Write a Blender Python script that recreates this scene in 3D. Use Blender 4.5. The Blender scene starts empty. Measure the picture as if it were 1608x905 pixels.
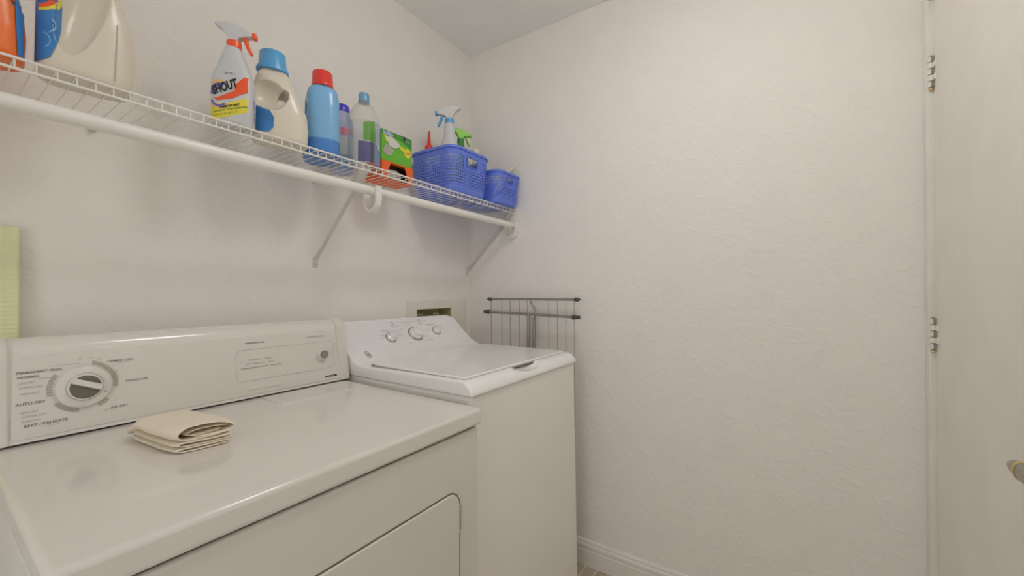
import bpy, bmesh, math, random
from mathutils import Vector, Matrix, Euler, noise
from mathutils.bvhtree import BVHTree
random.seed(4)
PI = math.pi
scene = bpy.context.scene
COL = scene.collection

# ------------------------------------------------------------------ camera
FPX = 633.6
YAW = math.atan2(423, 633.6)
cam = bpy.data.cameras.new('camera')
cam.sensor_width = 36.0
cam.lens = 36.0 * FPX / 1608.0
cam.clip_start = 0.02
camo = bpy.data.objects.new('camera', cam)
COL.objects.link(camo)
camo.location = (0, 0, 1.22)
camo.rotation_euler = (PI/2 + math.radians(0.5), 0, YAW - PI/2)
scene.camera = camo

# ------------------------------------------------------------------ light
LAMP = (0.80, 0.17)
LAMP_W = 17.2
scene.view_settings.view_transform = 'Standard'
scene.view_settings.look = 'None'
scene.view_settings.gamma = 1.0
scene.view_settings.use_curve_mapping = False
scene.view_settings.exposure = 0.06
scene.cycles.max_bounces = 16
scene.cycles.diffuse_bounces = 10
w = bpy.data.worlds.new('world'); scene.world = w
w.use_nodes = True
w.node_tree.nodes['Background'].inputs[0].default_value = (0.97, 0.985, 1.0, 1)
w.node_tree.nodes['Background'].inputs[1].default_value = 1.85

# ------------------------------------------------------------------ room numbers
WB = 1.407      # back wall y
WE = 1.697      # end wall x
WO = -0.372     # wall with the door, y
WL = -1.25      # far left end, x
H = 2.497

# ------------------------------------------------------------------ materials
def mat(name, col, rough=0.5, metal=0.0, spec=0.5, trans=0.0, coat=0.0, emit=None, es=0.0, vary=0.03, sss=0.0):
    m = bpy.data.materials.new(name); m.use_nodes = True
    nt = m.node_tree; b = nt.nodes['Principled BSDF']
    b.inputs['Roughness'].default_value = rough
    b.inputs['Metallic'].default_value = metal
    b.inputs['Specular IOR Level'].default_value = spec
    b.inputs['Transmission Weight'].default_value = trans
    b.inputs['Coat Weight'].default_value = coat
    if emit:
        b.inputs['Emission Color'].default_value = (*emit, 1); b.inputs['Emission Strength'].default_value = es
    n = nt.nodes.new('ShaderNodeTexNoise'); n.inputs['Scale'].default_value = 9.0
    n.inputs['Detail'].default_value = 3
    tc = nt.nodes.new('ShaderNodeTexCoord'); nt.links.new(tc.outputs['Object'], n.inputs['Vector'])
    r = nt.nodes.new('ShaderNodeValToRGB')
    c = Vector(col)
    r.color_ramp.elements[0].position = 0.3; r.color_ramp.elements[1].position = 0.7
    r.color_ramp.elements[0].color = (*(c*(1-vary)), 1)
    r.color_ramp.elements[1].color = (*[min(1, x*(1+vary)) for x in c], 1)
    nt.links.new(n.outputs['Fac'], r.inputs['Fac']); nt.links.new(r.outputs['Color'], b.inputs['Base Color'])
    return m

def srgb(r, g, b):
    f = lambda v: ((v/255+0.055)/1.055)**2.4 if v > 10 else v/255/12.92
    return (f(r), f(g), f(b))

def wall_mat(name, col, scale=7.5, strength=0.5):
    m = mat(name, col, rough=0.75, spec=0.25, vary=0.012)
    nt = m.node_tree; b = nt.nodes['Principled BSDF']
    tc = nt.nodes.new('ShaderNodeTexCoord')
    n0 = nt.nodes.new('ShaderNodeTexNoise'); n0.inputs['Scale'].default_value = scale; n0.inputs['Detail'].default_value = 4.5
    n0.inputs['Distortion'].default_value = 1.3
    nt.links.new(tc.outputs['Object'], n0.inputs['Vector'])
    r0 = nt.nodes.new('ShaderNodeValToRGB')
    r0.color_ramp.elements[0].position = 0.50; r0.color_ramp.elements[1].position = 0.56
    r0.color_ramp.interpolation = 'EASE'
    nt.links.new(n0.outputs['Fac'], r0.inputs['Fac'])
    n1 = nt.nodes.new('ShaderNodeTexNoise'); n1.inputs['Scale'].default_value = 90; n1.inputs['Detail'].default_value = 4
    nt.links.new(tc.outputs['Object'], n1.inputs['Vector'])
    n2 = nt.nodes.new('ShaderNodeTexNoise'); n2.inputs['Scale'].default_value = 26; n2.inputs['Detail'].default_value = 3
    n2.inputs['Distortion'].default_value = 2.0
    nt.links.new(tc.outputs['Object'], n2.inputs['Vector'])
    a = nt.nodes.new('ShaderNodeMath'); a.operation = 'MULTIPLY_ADD'; a.inputs[1].default_value = 0.22
    nt.links.new(n1.outputs['Fac'], a.inputs[0]); nt.links.new(r0.outputs['Color'], a.inputs[2])
    a2 = nt.nodes.new('ShaderNodeMath'); a2.operation = 'MULTIPLY_ADD'; a2.inputs[1].default_value = 0.9
    nt.links.new(n2.outputs['Fac'], a2.inputs[0]); nt.links.new(a.outputs[0], a2.inputs[2])
    bp = nt.nodes.new('ShaderNodeBump'); bp.inputs['Strength'].default_value = strength; bp.inputs['Distance'].default_value = 0.0016
    nt.links.new(a2.outputs[0], bp.inputs['Height']); nt.links.new(bp.outputs[0], b.inputs['Normal'])
    return m

M = {}
M['wall'] = wall_mat('wall_paint', (0.83, 0.803, 0.765), scale=16, strength=0.38)
M['ceil'] = wall_mat('ceiling_paint', (0.86, 0.86, 0.85), scale=16, strength=0.3)
M['trim'] = mat('trim_paint', (0.79, 0.76, 0.715), 0.35, coat=0.1)
M['door'] = mat('door_paint', (0.84, 0.81, 0.75), 0.45)
M['dryer'] = mat('bisque_enamel', (0.76, 0.73, 0.69), 0.16, coat=0.3, vary=0.01)
M['dryer_body'] = mat('bisque_body', (0.73, 0.705, 0.66), 0.3, vary=0.01)
M['fascia'] = mat('dryer_fascia', (0.74, 0.71, 0.67), 0.22, vary=0.01)
M['washer'] = mat('white_enamel', (0.88, 0.88, 0.88), 0.16, coat=0.3, vary=0.01)
M['washer_body'] = mat('white_body', (0.87, 0.85, 0.82), 0.35, vary=0.01)
M['dark'] = mat('dark_gap', (0.06, 0.055, 0.045), 0.8)
M['ink'] = mat('grey_ink', (0.27, 0.25, 0.21), 0.6)
M['inklight'] = mat('pale_grey_ink', (0.46, 0.43, 0.38), 0.6)
M['inkdark'] = mat('dark_ink', (0.03, 0.03, 0.035), 0.6)
M['knobdark'] = mat('knob_recess', (0.15, 0.145, 0.11), 0.35)
M['knobgrey'] = mat('button_grey', (0.27, 0.25, 0.21), 0.4)
M['chrome'] = mat('knob_silver', (0.75, 0.75, 0.74), 0.22, metal=0.65)
M['knobface'] = mat('knob_face', (0.86, 0.86, 0.85), 0.22, metal=0.15)
M['ringgrey'] = mat('ring_grey', (0.36, 0.35, 0.33), 0.3, metal=0.4)
M['steel'] = mat('steel', (0.55, 0.52, 0.45), 0.35, metal=0.8)
M['nickel'] = mat('satin_nickel', (0.42, 0.39, 0.31), 0.34, metal=0.9)
M['brass'] = mat('brass', (0.75, 0.58, 0.28), 0.3, metal=0.9)
M['wire'] = mat('white_vinyl', (0.80, 0.78, 0.74), 0.35)
M['bracket'] = mat('bracket_white', (0.62, 0.60, 0.56), 0.4)
M['rack'] = mat('rack_grey', (0.33, 0.325, 0.30), 0.35, metal=0.5)
M['rackcap'] = mat('rack_cap', (0.07, 0.08, 0.075), 0.5)
M['rackwire'] = mat('rack_wire', (0.30, 0.28, 0.25), 0.4, metal=0.4)
M['outlet'] = mat('outlet_box_inside', (0.50, 0.46, 0.22), 0.6)
M['plate'] = mat('outlet_plate', (0.76, 0.73, 0.67), 0.45)
M['cream'] = mat('cream_plastic', (0.70, 0.65, 0.54), 0.28, vary=0.01)
M['cap'] = mat('blue_cap', (0.10, 0.37, 0.70), 0.3)
M['labelblue'] = mat('label_blue', (0.045, 0.22, 0.56), 0.35, vary=0.3)
M['orange'] = mat('orange_plastic', (0.85, 0.17, 0.02), 0.3)
M['red'] = mat('red_plastic', (0.75, 0.045, 0.03), 0.3)
M['sprayred'] = mat('orange_red', (0.88, 0.11, 0.03), 0.3)
M['white'] = mat('white_plastic', (0.66, 0.65, 0.64), 0.3)
M['spraywhite'] = mat('spray_white', (0.60, 0.61, 0.63), 0.3)
M['yellow'] = mat('label_yellow', (0.78, 0.68, 0.05), 0.4)
M['purple'] = mat('label_purple', (0.15, 0.14, 0.45), 0.4)
M['peach'] = mat('label_peach', (0.80, 0.48, 0.20), 0.4)
M['black'] = mat('label_black', (0.012, 0.012, 0.014), 0.5)
M['pink'] = mat('label_pink', (0.75, 0.22, 0.32), 0.4)
M['green'] = mat('box_green', (0.13, 0.48, 0.03), 0.4)
M['dgreen'] = mat('box_dark_green', (0.05, 0.25, 0.05), 0.4)
M['lime'] = mat('lime_plastic', (0.22, 0.62, 0.02), 0.3)
M['cyan'] = mat('cyan_print', (0.20, 0.50, 0.75), 0.4)
M['greyprint'] = mat('grey_print', (0.42, 0.40, 0.36), 0.5)
M['traycard'] = mat('orange_card', (0.90, 0.13, 0.015), 0.5)
M['basket'] = mat('basket_blue', (0.13, 0.215, 0.76), 0.32)
M['violetcap'] = mat('violet_cap', (0.06, 0.05, 0.62), 0.22)
M['lavender'] = mat('lavender_label', (0.46, 0.48, 0.70), 0.35)
M['paleblue'] = mat('pale_blue', (0.28, 0.42, 0.68), 0.35)
M['slate'] = mat('slate_purple', (0.13, 0.12, 0.26), 0.3)
M['sky'] = mat('sky_cap', (0.16, 0.36, 0.55), 0.25)
M['cloth'] = mat('cream_cotton', (0.82, 0.75, 0.63), 0.95, spec=0.1, vary=0.04)
M['hose'] = mat('grey_green', (0.5, 0.52, 0.45), 0.5)
M['bulb'] = mat('lamp_glass', (0.8, 0.8, 0.78), 0.4, emit=(1.0, 0.975, 0.945), es=LAMP_W)

# cloth weave bump
nt = M['cloth'].node_tree
wv = nt.nodes.new('ShaderNodeTexNoise'); wv.inputs['Scale'].default_value = 260
wc = nt.nodes.new('ShaderNodeTexCoord'); nt.links.new(wc.outputs['Object'], wv.inputs['Vector'])
bb = nt.nodes.new('ShaderNodeBump'); bb.inputs['Strength'].default_value = 0.5; bb.inputs['Distance'].default_value = 0.001
nt.links.new(wv.outputs['Fac'], bb.inputs['Height']); nt.links.new(bb.outputs[0], nt.nodes['Principled BSDF'].inputs['Normal'])

def ztwo(name, low, high, z0, rough=0.25):
    """plastic whose filled part shows darker: two own colours meeting at height z0 (object space)"""
    m = mat(name, high, rough)
    nt = m.node_tree; b = nt.nodes['Principled BSDF']
    tc = nt.nodes.new('ShaderNodeTexCoord'); s = nt.nodes.new('ShaderNodeSeparateXYZ')
    nt.links.new(tc.outputs['Object'], s.inputs[0])
    r = nt.nodes.new('ShaderNodeValToRGB')
    mr = nt.nodes.new('ShaderNodeMapRange'); mr.inputs[1].default_value = z0-0.003; mr.inputs[2].default_value = z0+0.003
    nt.links.new(s.outputs['Z'], mr.inputs[0]); nt.links.new(mr.outputs[0], r.inputs['Fac'])
    r.color_ramp.elements[0].color = (*low, 1); r.color_ramp.elements[1].color = (*high, 1)
    nt.links.new(r.outputs['Color'], b.inputs['Base Color'])
    return m
M['jugblue'] = ztwo('blue_jug_plastic', (0.06, 0.22, 0.58), (0.20, 0.44, 0.72), 0.047)

# clear thin plastic
def clear(name, tint, amount=0.12):
    m = bpy.data.materials.new(name); m.use_nodes = True; nt = m.node_tree
    nt.nodes.clear()
    o = nt.nodes.new('ShaderNodeOutputMaterial'); t = nt.nodes.new('ShaderNodeBsdfTransparent')
    p = nt.nodes.new('ShaderNodeBsdfPrincipled'); p.inputs['Roughness'].default_value = 0.06
    p.inputs['Base Color'].default_value = (0.7, 0.7, 0.7, 1)
    t.inputs[0].default_value = (*tint, 1)
    mx = nt.nodes.new('ShaderNodeMixShader'); f = nt.nodes.new('ShaderNodeLayerWeight'); f.inputs[0].default_value = 0.35
    a = nt.nodes.new('ShaderNodeMath'); a.operation = 'MULTIPLY_ADD'; a.inputs[1].default_value = 0.45; a.inputs[2].default_value = amount
    nt.links.new(f.outputs['Facing'], a.inputs[0]); nt.links.new(a.outputs[0], mx.inputs[0])
    nt.links.new(t.outputs[0], mx.inputs[1]); nt.links.new(p.outputs[0], mx.inputs[2]); nt.links.new(mx.outputs[0], o.inputs[0])
    return m
M['clear'] = clear('clear_plastic', (0.96, 0.97, 0.96), 0.03)
M['film'] = clear('label_film', (0.90, 0.91, 0.95), 0.04)
def film(name, tint, col, amount):
    m = clear(name, tint, amount); m.node_tree.nodes['Principled BSDF'].inputs['Base Color'].default_value = (*col, 1); return m
M['greenfilm'] = film('green_film', (0.35, 0.62, 0.25), (0.16, 0.42, 0.08), 0.45)
M['slatefilm'] = film('slate_film', (0.35, 0.33, 0.55), (0.14, 0.13, 0.30), 0.45)
M['lavfilm'] = film('lavender_film', (0.65, 0.70, 0.88), (0.55, 0.58, 0.75), 0.4)
M['bluefilm'] = film('blue_film', (0.45, 0.52, 0.80), (0.26, 0.33, 0.62), 0.5)

def wood_floor():
    m = mat('plank_tile', (0.45, 0.40, 0.32), 0.45)
    nt = m.node_tree; b = nt.nodes['Principled BSDF']
    tc = nt.nodes.new('ShaderNodeTexCoord')
    br = nt.nodes.new('ShaderNodeTexBrick')
    br.inputs['Color1'].default_value = (0.58, 0.50, 0.38, 1); br.inputs['Color2'].default_value = (0.52, 0.45, 0.34, 1)
    br.inputs['Mortar'].default_value = (0.80, 0.75, 0.64, 1)
    br.inputs['Scale'].default_value = 1.0; br.inputs['Mortar Size'].default_value = 0.003
    br.inputs['Brick Width'].default_value = 0.6; br.inputs['Row Height'].default_value = 0.052
    nt.links.new(tc.outputs['Object'], br.inputs['Vector'])
    mp = nt.nodes.new('ShaderNodeMapping'); mp.inputs['Scale'].default_value = (4, 60, 4)
    nt.links.new(tc.outputs['Object'], mp.inputs[0])
    n = nt.nodes.new('ShaderNodeTexNoise'); n.inputs['Scale'].default_value = 3; nt.links.new(mp.outputs[0], n.inputs['Vector'])
    mx = nt.nodes.new('ShaderNodeMix'); mx.data_type = 'RGBA'; mx.blend_type = 'MULTIPLY'; mx.inputs[0].default_value = 0.35
    nt.links.new(br.outputs['Color'], mx.inputs[6]); nt.links.new(n.outputs['Color'], mx.inputs[7])
    nt.links.new(mx.outputs[2], b.inputs['Base Color'])
    return m
M['floor'] = wood_floor()

def ribbed_green():
    m = mat('pale_green_paper', (0.75, 0.76, 0.47), 0.8)
    nt = m.node_tree; b = nt.nodes['Principled BSDF']
    tc = nt.nodes.new('ShaderNodeTexCoord'); wv = nt.nodes.new('ShaderNodeTexWave'); wv.bands_direction = 'Z'
    wv.inputs['Scale'].default_value = 32; wv.inputs['Distortion'].default_value = 1.2
    nt.links.new(tc.outputs['Object'], wv.inputs['Vector'])
    bp = nt.nodes.new('ShaderNodeBump'); bp.inputs['Strength'].default_value = 0.35; bp.inputs['Distance'].default_value = 0.002
    nt.links.new(wv.outputs['Fac'], bp.inputs['Height']); nt.links.new(bp.outputs[0], b.inputs['Normal'])
    return m
M['greenpad'] = ribbed_green()

# ------------------------------------------------------------------ helpers
def obj(name, bm, m, parent=None, smooth=True, loc=None, angle=35):
    me = bpy.data.meshes.new(name)
    if isinstance(bm, bpy.types.Mesh): me = bm
    else:
        bmesh.ops.recalc_face_normals(bm, faces=bm.faces[:]); bm.to_mesh(me); bm.free()
    o = bpy.data.objects.new(name, me); COL.objects.link(o)
    if m:
        me.materials.clear(); me.materials.append(m)
    if parent: o.parent = parent
    if loc: o.location = loc
    if smooth:
        for p in me.polygons: p.use_smooth = True
        try: me.set_sharp_from_angle(angle=math.radians(angle))
        except Exception: pass
    return o
def bevel(o, wd, seg=3, ang=35):
    b = o.modifiers.new('bevel', 'BEVEL'); b.width = wd; b.segments = seg; b.limit_method = 'ANGLE'; b.angle_limit = math.radians(ang)
    b.harden_normals = False
    return o
def tag(o, label=None, cat=None, group=None, kind=None):
    if label: o['label'] = label
    if cat: o['category'] = cat
    if group: o['group'] = group
    if kind: o['kind'] = kind
    return o
def empty(name, loc, rz, label, cat, group=None):
    e = bpy.data.objects.new(name, None); COL.objects.link(e); e.location = loc; e.rotation_euler = (0, 0, rz)
    e.empty_display_size = 0.05
    return tag(e, label, cat, group)
def box(bm, x0, x1, y0, y1, z0, z1):
    v = [bm.verts.new((x, y, z)) for z in (z0, z1) for y in (y0, y1) for x in (x0, x1)]
    for f in ((0, 1, 3, 2), (4, 5, 7, 6), (0, 1, 5, 4), (2, 3, 7, 6), (0, 2, 6, 4), (1, 3, 7, 5)):
        bm.faces.new([v[i] for i in f])
def boxm(*a):
    bm = bmesh.new(); box(bm, *a); return bm
def tube(bm, pts, r, seg=10, cap=True, closed=False):
    pts = [Vector(p) for p in pts]; n = len(pts); rings = []
    rr = r if isinstance(r, (list, tuple)) else [r]*n
    up = None
    for i, p in enumerate(pts):
        if closed: d = pts[(i+1) % n]-pts[i-1]
        else: d = pts[min(i+1, n-1)]-pts[max(i-1, 0)]
        d.normalize()
        if up is None:
            up = Vector((0, 0, 1)) if abs(d.z) < 0.9 else Vector((1, 0, 0))
        a = d.cross(up)
        if a.length < 1e-4: a = d.orthogonal()
        a.normalize(); b = a.cross(d).normalized(); up = b
        rings.append([bm.verts.new(p+a*(rr[i]*math.cos(2*PI*k/seg))+b*(rr[i]*math.sin(2*PI*k/seg))) for k in range(seg)])
    m = n if closed else n-1
    for i in range(m):
        A, B = rings[i], rings[(i+1) % n]
        for k in range(seg): bm.faces.new((A[k], A[(k+1) % seg], B[(k+1) % seg], B[k]))
    if cap and not closed:
        bm.faces.new(rings[0][::-1]); bm.faces.new(rings[-1])
def lathe(bm, prof, cx=0, cy=0, seg=32, cap=True, axis='z'):
    """prof: list of (r, h)"""
    rings = []
    for r, h in prof:
        ring = []
        for k in range(seg):
            t = 2*PI*k/seg
            ring.append(bm.verts.new((cx+r*math.cos(t), cy+r*math.sin(t), h)))
        rings.append(ring)
    for A, B in zip(rings, rings[1:]):
        for k in range(seg): bm.faces.new((A[k], A[(k+1) % seg], B[(k+1) % seg], B[k]))
    if cap: bm.faces.new(rings[0][::-1]); bm.faces.new(rings[-1])
def loft(bm, rings, seg=40):
    """rings: (cx, cy, z, a, b, n) superellipse sections"""
    R = []
    for cx, cy, z, a, b, n in rings:
        ring = []
        for k in range(seg):
            t = 2*PI*k/seg; c, s = math.cos(t), math.sin(t)
            ring.append(bm.verts.new((cx+a*math.copysign(abs(c)**(2/n), c), cy+b*math.copysign(abs(s)**(2/n), s), z)))
        R.append(ring)
    for A, B in zip(R, R[1:]):
        for k in range(seg): bm.faces.new((A[k], A[(k+1) % seg], B[(k+1) % seg], B[k]))
    bm.faces.new(R[0][::-1]); bm.faces.new(R[-1])
def prism(bm, poly, a0, a1, plane='xz'):
    """extrude a 2D outline"""
    def P(p, a):
        if plane == 'xz': return (p[0], a, p[1])
        if plane == 'yz': return (a, p[0], p[1])
        return (p[0], p[1], a)
    A = [bm.verts.new(P(p, a0)) for p in poly]; B = [bm.verts.new(P(p, a1)) for p in poly]
    n = len(poly)
    bm.faces.new(A[::-1]); bm.faces.new(B)
    for i in range(n): bm.faces.new((A[i], A[(i+1) % n], B[(i+1) % n], B[i]))
def ellipsoid(bm, c, r, rot=None, seg=32):
    m = Matrix.Translation(c) @ (rot or Matrix()) @ Matrix.Diagonal((*r, 1))
    bmesh.ops.create_uvsphere(bm, u_segments=seg, v_segments=seg//2, radius=1, matrix=m)
def roundrect(x0, x1, z0, z1, r, seg=6):
    pts = []
    for cx, cz, a0 in ((x1-r, z1-r, 0), (x0+r, z1-r, 90), (x0+r, z0+r, 180), (x1-r, z0+r, 270)):
        for k in range(seg+1):
            a = math.radians(a0+90*k/seg); pts.append((cx+r*math.cos(a), cz+r*math.sin(a)))
    return pts
def circle(cx, cz, r, n=28, a0=0, a1=360):
    return [(cx+r*math.cos(math.radians(a0+(a1-a0)*k/n)), cz+r*math.sin(math.radians(a0+(a1-a0)*k/n))) for k in range(n)]
def arcband(cx, cz, r0, r1, a0, a1, n=16, sx=1.0):
    o = [(cx+sx*r1*math.cos(math.radians(a0+(a1-a0)*k/n)), cz+r1*math.sin(math.radians(a0+(a1-a0)*k/n))) for k in range(n+1)]
    i = [(cx+sx*r0*math.cos(math.radians(a0+(a1-a0)*k/n)), cz+r0*math.sin(math.radians(a0+(a1-a0)*k/n))) for k in range(n+1)]
    return o+i[::-1]
def evalmesh(o, kill=True):
    dg = bpy.context.evaluated_depsgraph_get(); dg.update()
    me = bpy.data.meshes.new_from_object(o.evaluated_get(dg), depsgraph=dg)
    if kill:
        bpy.data.objects.remove(o, do_unlink=True)
    return me
def carve(base, cutters, voxel=None, smooth=0):
    """base/cutters: bmesh; returns one mesh with the cutters taken away, optionally softened"""
    bo = obj('w', base, None, smooth=False)
    cs = [obj('c', c, None, smooth=False) for c in cutters]
    for c in cs:
        m = bo.modifiers.new('b', 'BOOLEAN'); m.operation = 'DIFFERENCE'; m.object = c; m.solver = 'EXACT'
    if voxel:
        m = bo.modifiers.new('r', 'REMESH'); m.mode = 'VOXEL'; m.voxel_size = voxel
        if smooth:
            m = bo.modifiers.new('s', 'SMOOTH'); m.factor = 0.5; m.iterations = smooth
    me = evalmesh(bo)
    for c in cs: bpy.data.objects.remove(c, do_unlink=True)
    return me
_tc = {}
def textmesh(s, size, bold=0.0, shear=0.0, squeeze=1.0, align='LEFT'):
    c = bpy.data.curves.new('t', 'FONT'); c.body = s; c.size = size; c.offset = bold; c.shear = shear
    c.align_x = align; c.resolution_u = 3
    o = bpy.data.objects.new('t', c); COL.objects.link(o)
    dg = bpy.context.evaluated_depsgraph_get(); dg.update()
    me = bpy.data.meshes.new_from_object(o.evaluated_get(dg), depsgraph=dg)
    bpy.data.objects.remove(o, do_unlink=True)
    V = [(v.co.x*squeeze, v.co.y) for v in me.vertices]; F = [tuple(p.vertices) for p in me.polygons]
    bpy.data.meshes.remove(me)
    return V, F
def addmap(bm, V, F, fn):
    vs = [bm.verts.new(fn(*v)) for v in V]
    for f in F:
        try: bm.faces.new([vs[i] for i in f])
        except ValueError: pass
def polymesh(poly, maxlen=0.008):
    bm = bmesh.new(); vs = [bm.verts.new((x, z, 0)) for x, z in poly]
    bm.faces.new(vs); bmesh.ops.triangulate(bm, faces=bm.faces[:])
    for _ in range(5):
        e = [e for e in bm.edges if e.calc_length() > maxlen]
        if not e: break
        bmesh.ops.subdivide_edges(bm, edges=e, cuts=1); bmesh.ops.triangulate(bm, faces=bm.faces[:])
    bm.verts.index_update()
    V = [(v.co.x, v.co.y) for v in bm.verts]; F = [tuple(v.index for v in f.verts) for f in bm.faces]
    bm.free(); return V, F
class Skin:
    """drops flat shapes onto the surface of a mesh from one side (angle = direction the side faces, 0 = -Y)"""
    def __init__(s, mesh, ang=0, cx=0, cy=0):
        s.t = BVHTree.FromPolygons([v.co.copy() for v in mesh.vertices], [tuple(p.vertices) for p in mesh.polygons])
        a = math.radians(ang); s.n = Vector((math.sin(a), -math.cos(a), 0)); s.u = Vector((math.cos(a), math.sin(a), 0))
        s.c = Vector((cx, cy, 0))
    extra = 0
    def fn(s, off):
        def f(x, z):
            o = s.c+s.u*x+s.n*0.5+Vector((0, 0, z))
            h = s.t.ray_cast(o, -s.n)
            if h[0] is None: h = s.t.find_nearest(s.c+s.u*x+s.n*0.05+Vector((0, 0, z)))
            nrm = h[1] if h[1].dot(s.n) > 0 else -h[1]
            return h[0]+nrm*off
        return f
    def patch(s, name, poly, m, parent, off=0.0005):
        bm = bmesh.new(); V, F = polymesh(poly, .005 if s.extra else .008); addmap(bm, V, F, s.fn(off+s.extra)); return obj(name, bm, m, parent, angle=180)
    def text(s, name, txt, x, z, size, m, parent, off=0.001, rot=0, **k):
        V, F = textmesh(txt, size, **k); bm = bmesh.new(); c, sn = math.cos(math.radians(rot)), math.sin(math.radians(rot))
        g = s.fn(off+s.extra); addmap(bm, V, F, lambda a, b: g(x+a*c-b*sn, z+a*sn+b*c)); return obj(name, bm, m, parent, smooth=False)

# ------------------------------------------------------------------ room
def struct(name, bm, m, bev=0, smooth=False):
    o = obj(name, bm, m, smooth=smooth); o['kind'] = 'structure'
    if bev: bevel(o, bev)
    return o
T = 0.12
struct('floor', boxm(WL-T, WE+T, WO-T, WB+T, -0.1, 0), M['floor'])
struct('ceiling', boxm(WL-T, WE+T, WO-T, WB+T, H, H+0.1), M['ceil'])
# back wall with the hole of the outlet box
OX0, OX1, OZ0, OZ1 = 1.305, 1.545, 1.00, 1.140
bm = bmesh.new()
box(bm, WL-T, OX0, WB, WB+T, 0, H); box(bm, OX1, WE+T, WB, WB+T, 0, H)
box(bm, OX0, OX1, WB, WB+T, 0, OZ0); box(bm, OX0, OX1, WB, WB+T, OZ1, H)
struct('wall_back', bm, M['wall'])
struct('wall_right', boxm(WE, WE+T, WO-T, WB, 0, H), M['wall'])
bm = bmesh.new()   # far end wall; unseen doorway added to let world fill light in
box(bm, WL-T, WL, WO-T, -0.22, 0, H); box(bm, WL-T, WL, 0.66, WB, 0, H); box(bm, WL-T, WL, -0.22, 0.66, 2.06, H)
struct('wall_left', bm, M['wall'])
# wall with the door, opening x 0.85..1.637
DX0, DX1, DZ = 0.845, 1.640, 2.06
bm = bmesh.new()
box(bm, WL, DX0-0.02, WO-T, WO, 0, H); box(bm, DX0-0.02, DX1+0.015, WO-T, WO, DZ+0.015, H); box(bm, DX1+0.015, WE, WO-T, WO, 0, H)
struct('wall_front', bm, M['wall'])
# baseboards: moulded profile
def baseprof(t=0.014, h=0.112):
    return [(0, 0), (t, 0), (t, h*0.60), (t*0.86, h*0.66), (t*1.0, h*0.74), (t*0.95, h*0.82), (t*0.62, h*0.86), (t*0.62, h*0.93), (t*0.45, h*0.98), (0, h)]
bm = bmesh.new()
for a, b in ((WO+0.0, WB),):
    A = [bm.verts.new((WE-d, a, z)) for d, z in baseprof()]; B = [bm.verts.new((WE-d, b, z)) for d, z in baseprof()]
    for i in range(len(A)): bm.faces.new((A[i], A[(i+1) % len(A)], B[(i+1) % len(A)], B[i]))
    bm.faces.new(A); bm.faces.new(B[::-1])
struct('baseboard_right', bm, M['trim'])
bm = bmesh.new()
A = [bm.verts.new((WL, WB-d, z)) for d, z in baseprof()]; B = [bm.verts.new((WE-0.014, WB-d, z)) for d, z in baseprof()]
for i in range(len(A)): bm.faces.new((A[i], A[(i+1) % len(A)], B[(i+1) % len(A)], B[i]))
bm.faces.new(A); bm.faces.new(B[::-1])
struct('baseboard_back', bm, M['trim'])
# door casing: narrow moulded strip squeezed between end wall and door
def casing(name, x0, x1, z0, z1, horizontal=False):
    w_ = (x1-x0) if not horizontal else (z1-z0)
    pr = [(0, 0), (0, .012), (.12, .017), (.30, .017), (.36, .012), (.5, .012), (.58, .016), (.88, .014), (1.0, .009), (1.0, 0)]
    bm = bmesh.new(); A = []; B = []
    for t, d in pr:
        if not horizontal:
            A.append(bm.verts.new((x0+t*w_, WO+d, z0))); B.append(bm.verts.new((x0+t*w_, WO+d, z1)))
        else:
            A.append(bm.verts.new((x0, WO+d, z0+t*w_))); B.append(bm.verts.new((x1, WO+d, z0+t*w_)))
    for i in range(len(A)): bm.faces.new((A[i], A[(i+1) % len(A)], B[(i+1) % len(A)], B[i]))
    bm.faces.new(A); bm.faces.new(B[::-1])
    return struct(name, bm, M['trim'])
casing('trim_1', DX1+0.006, WE-0.0005, 0, DZ+0.07)
casing('trim_2', DX0-0.075, DX0-0.008, 0, DZ+0.07)
casing('trim_3', DX0-0.008, DX1+0.006, DZ+0.008, DZ+0.07, True)
bm = bmesh.new()
box(bm, DX1+0.001, DX1+0.015, WO-T, WO, 0, DZ+0.015); box(bm, DX0-0.02, DX0-0.006, WO-T, WO, 0, DZ+0.015); box(bm, DX0-0.006, DX1+0.001, WO-T, WO, DZ+0.001, DZ+0.015)
struct('trim_4', bm, M['trim'])
d = struct('door_1', boxm(DX0-0.003, DX1-0.003, WO-0.033, WO+0.003, 0.01, DZ-0.002), M['door']); bevel(d, 0.0015, 2)
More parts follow.
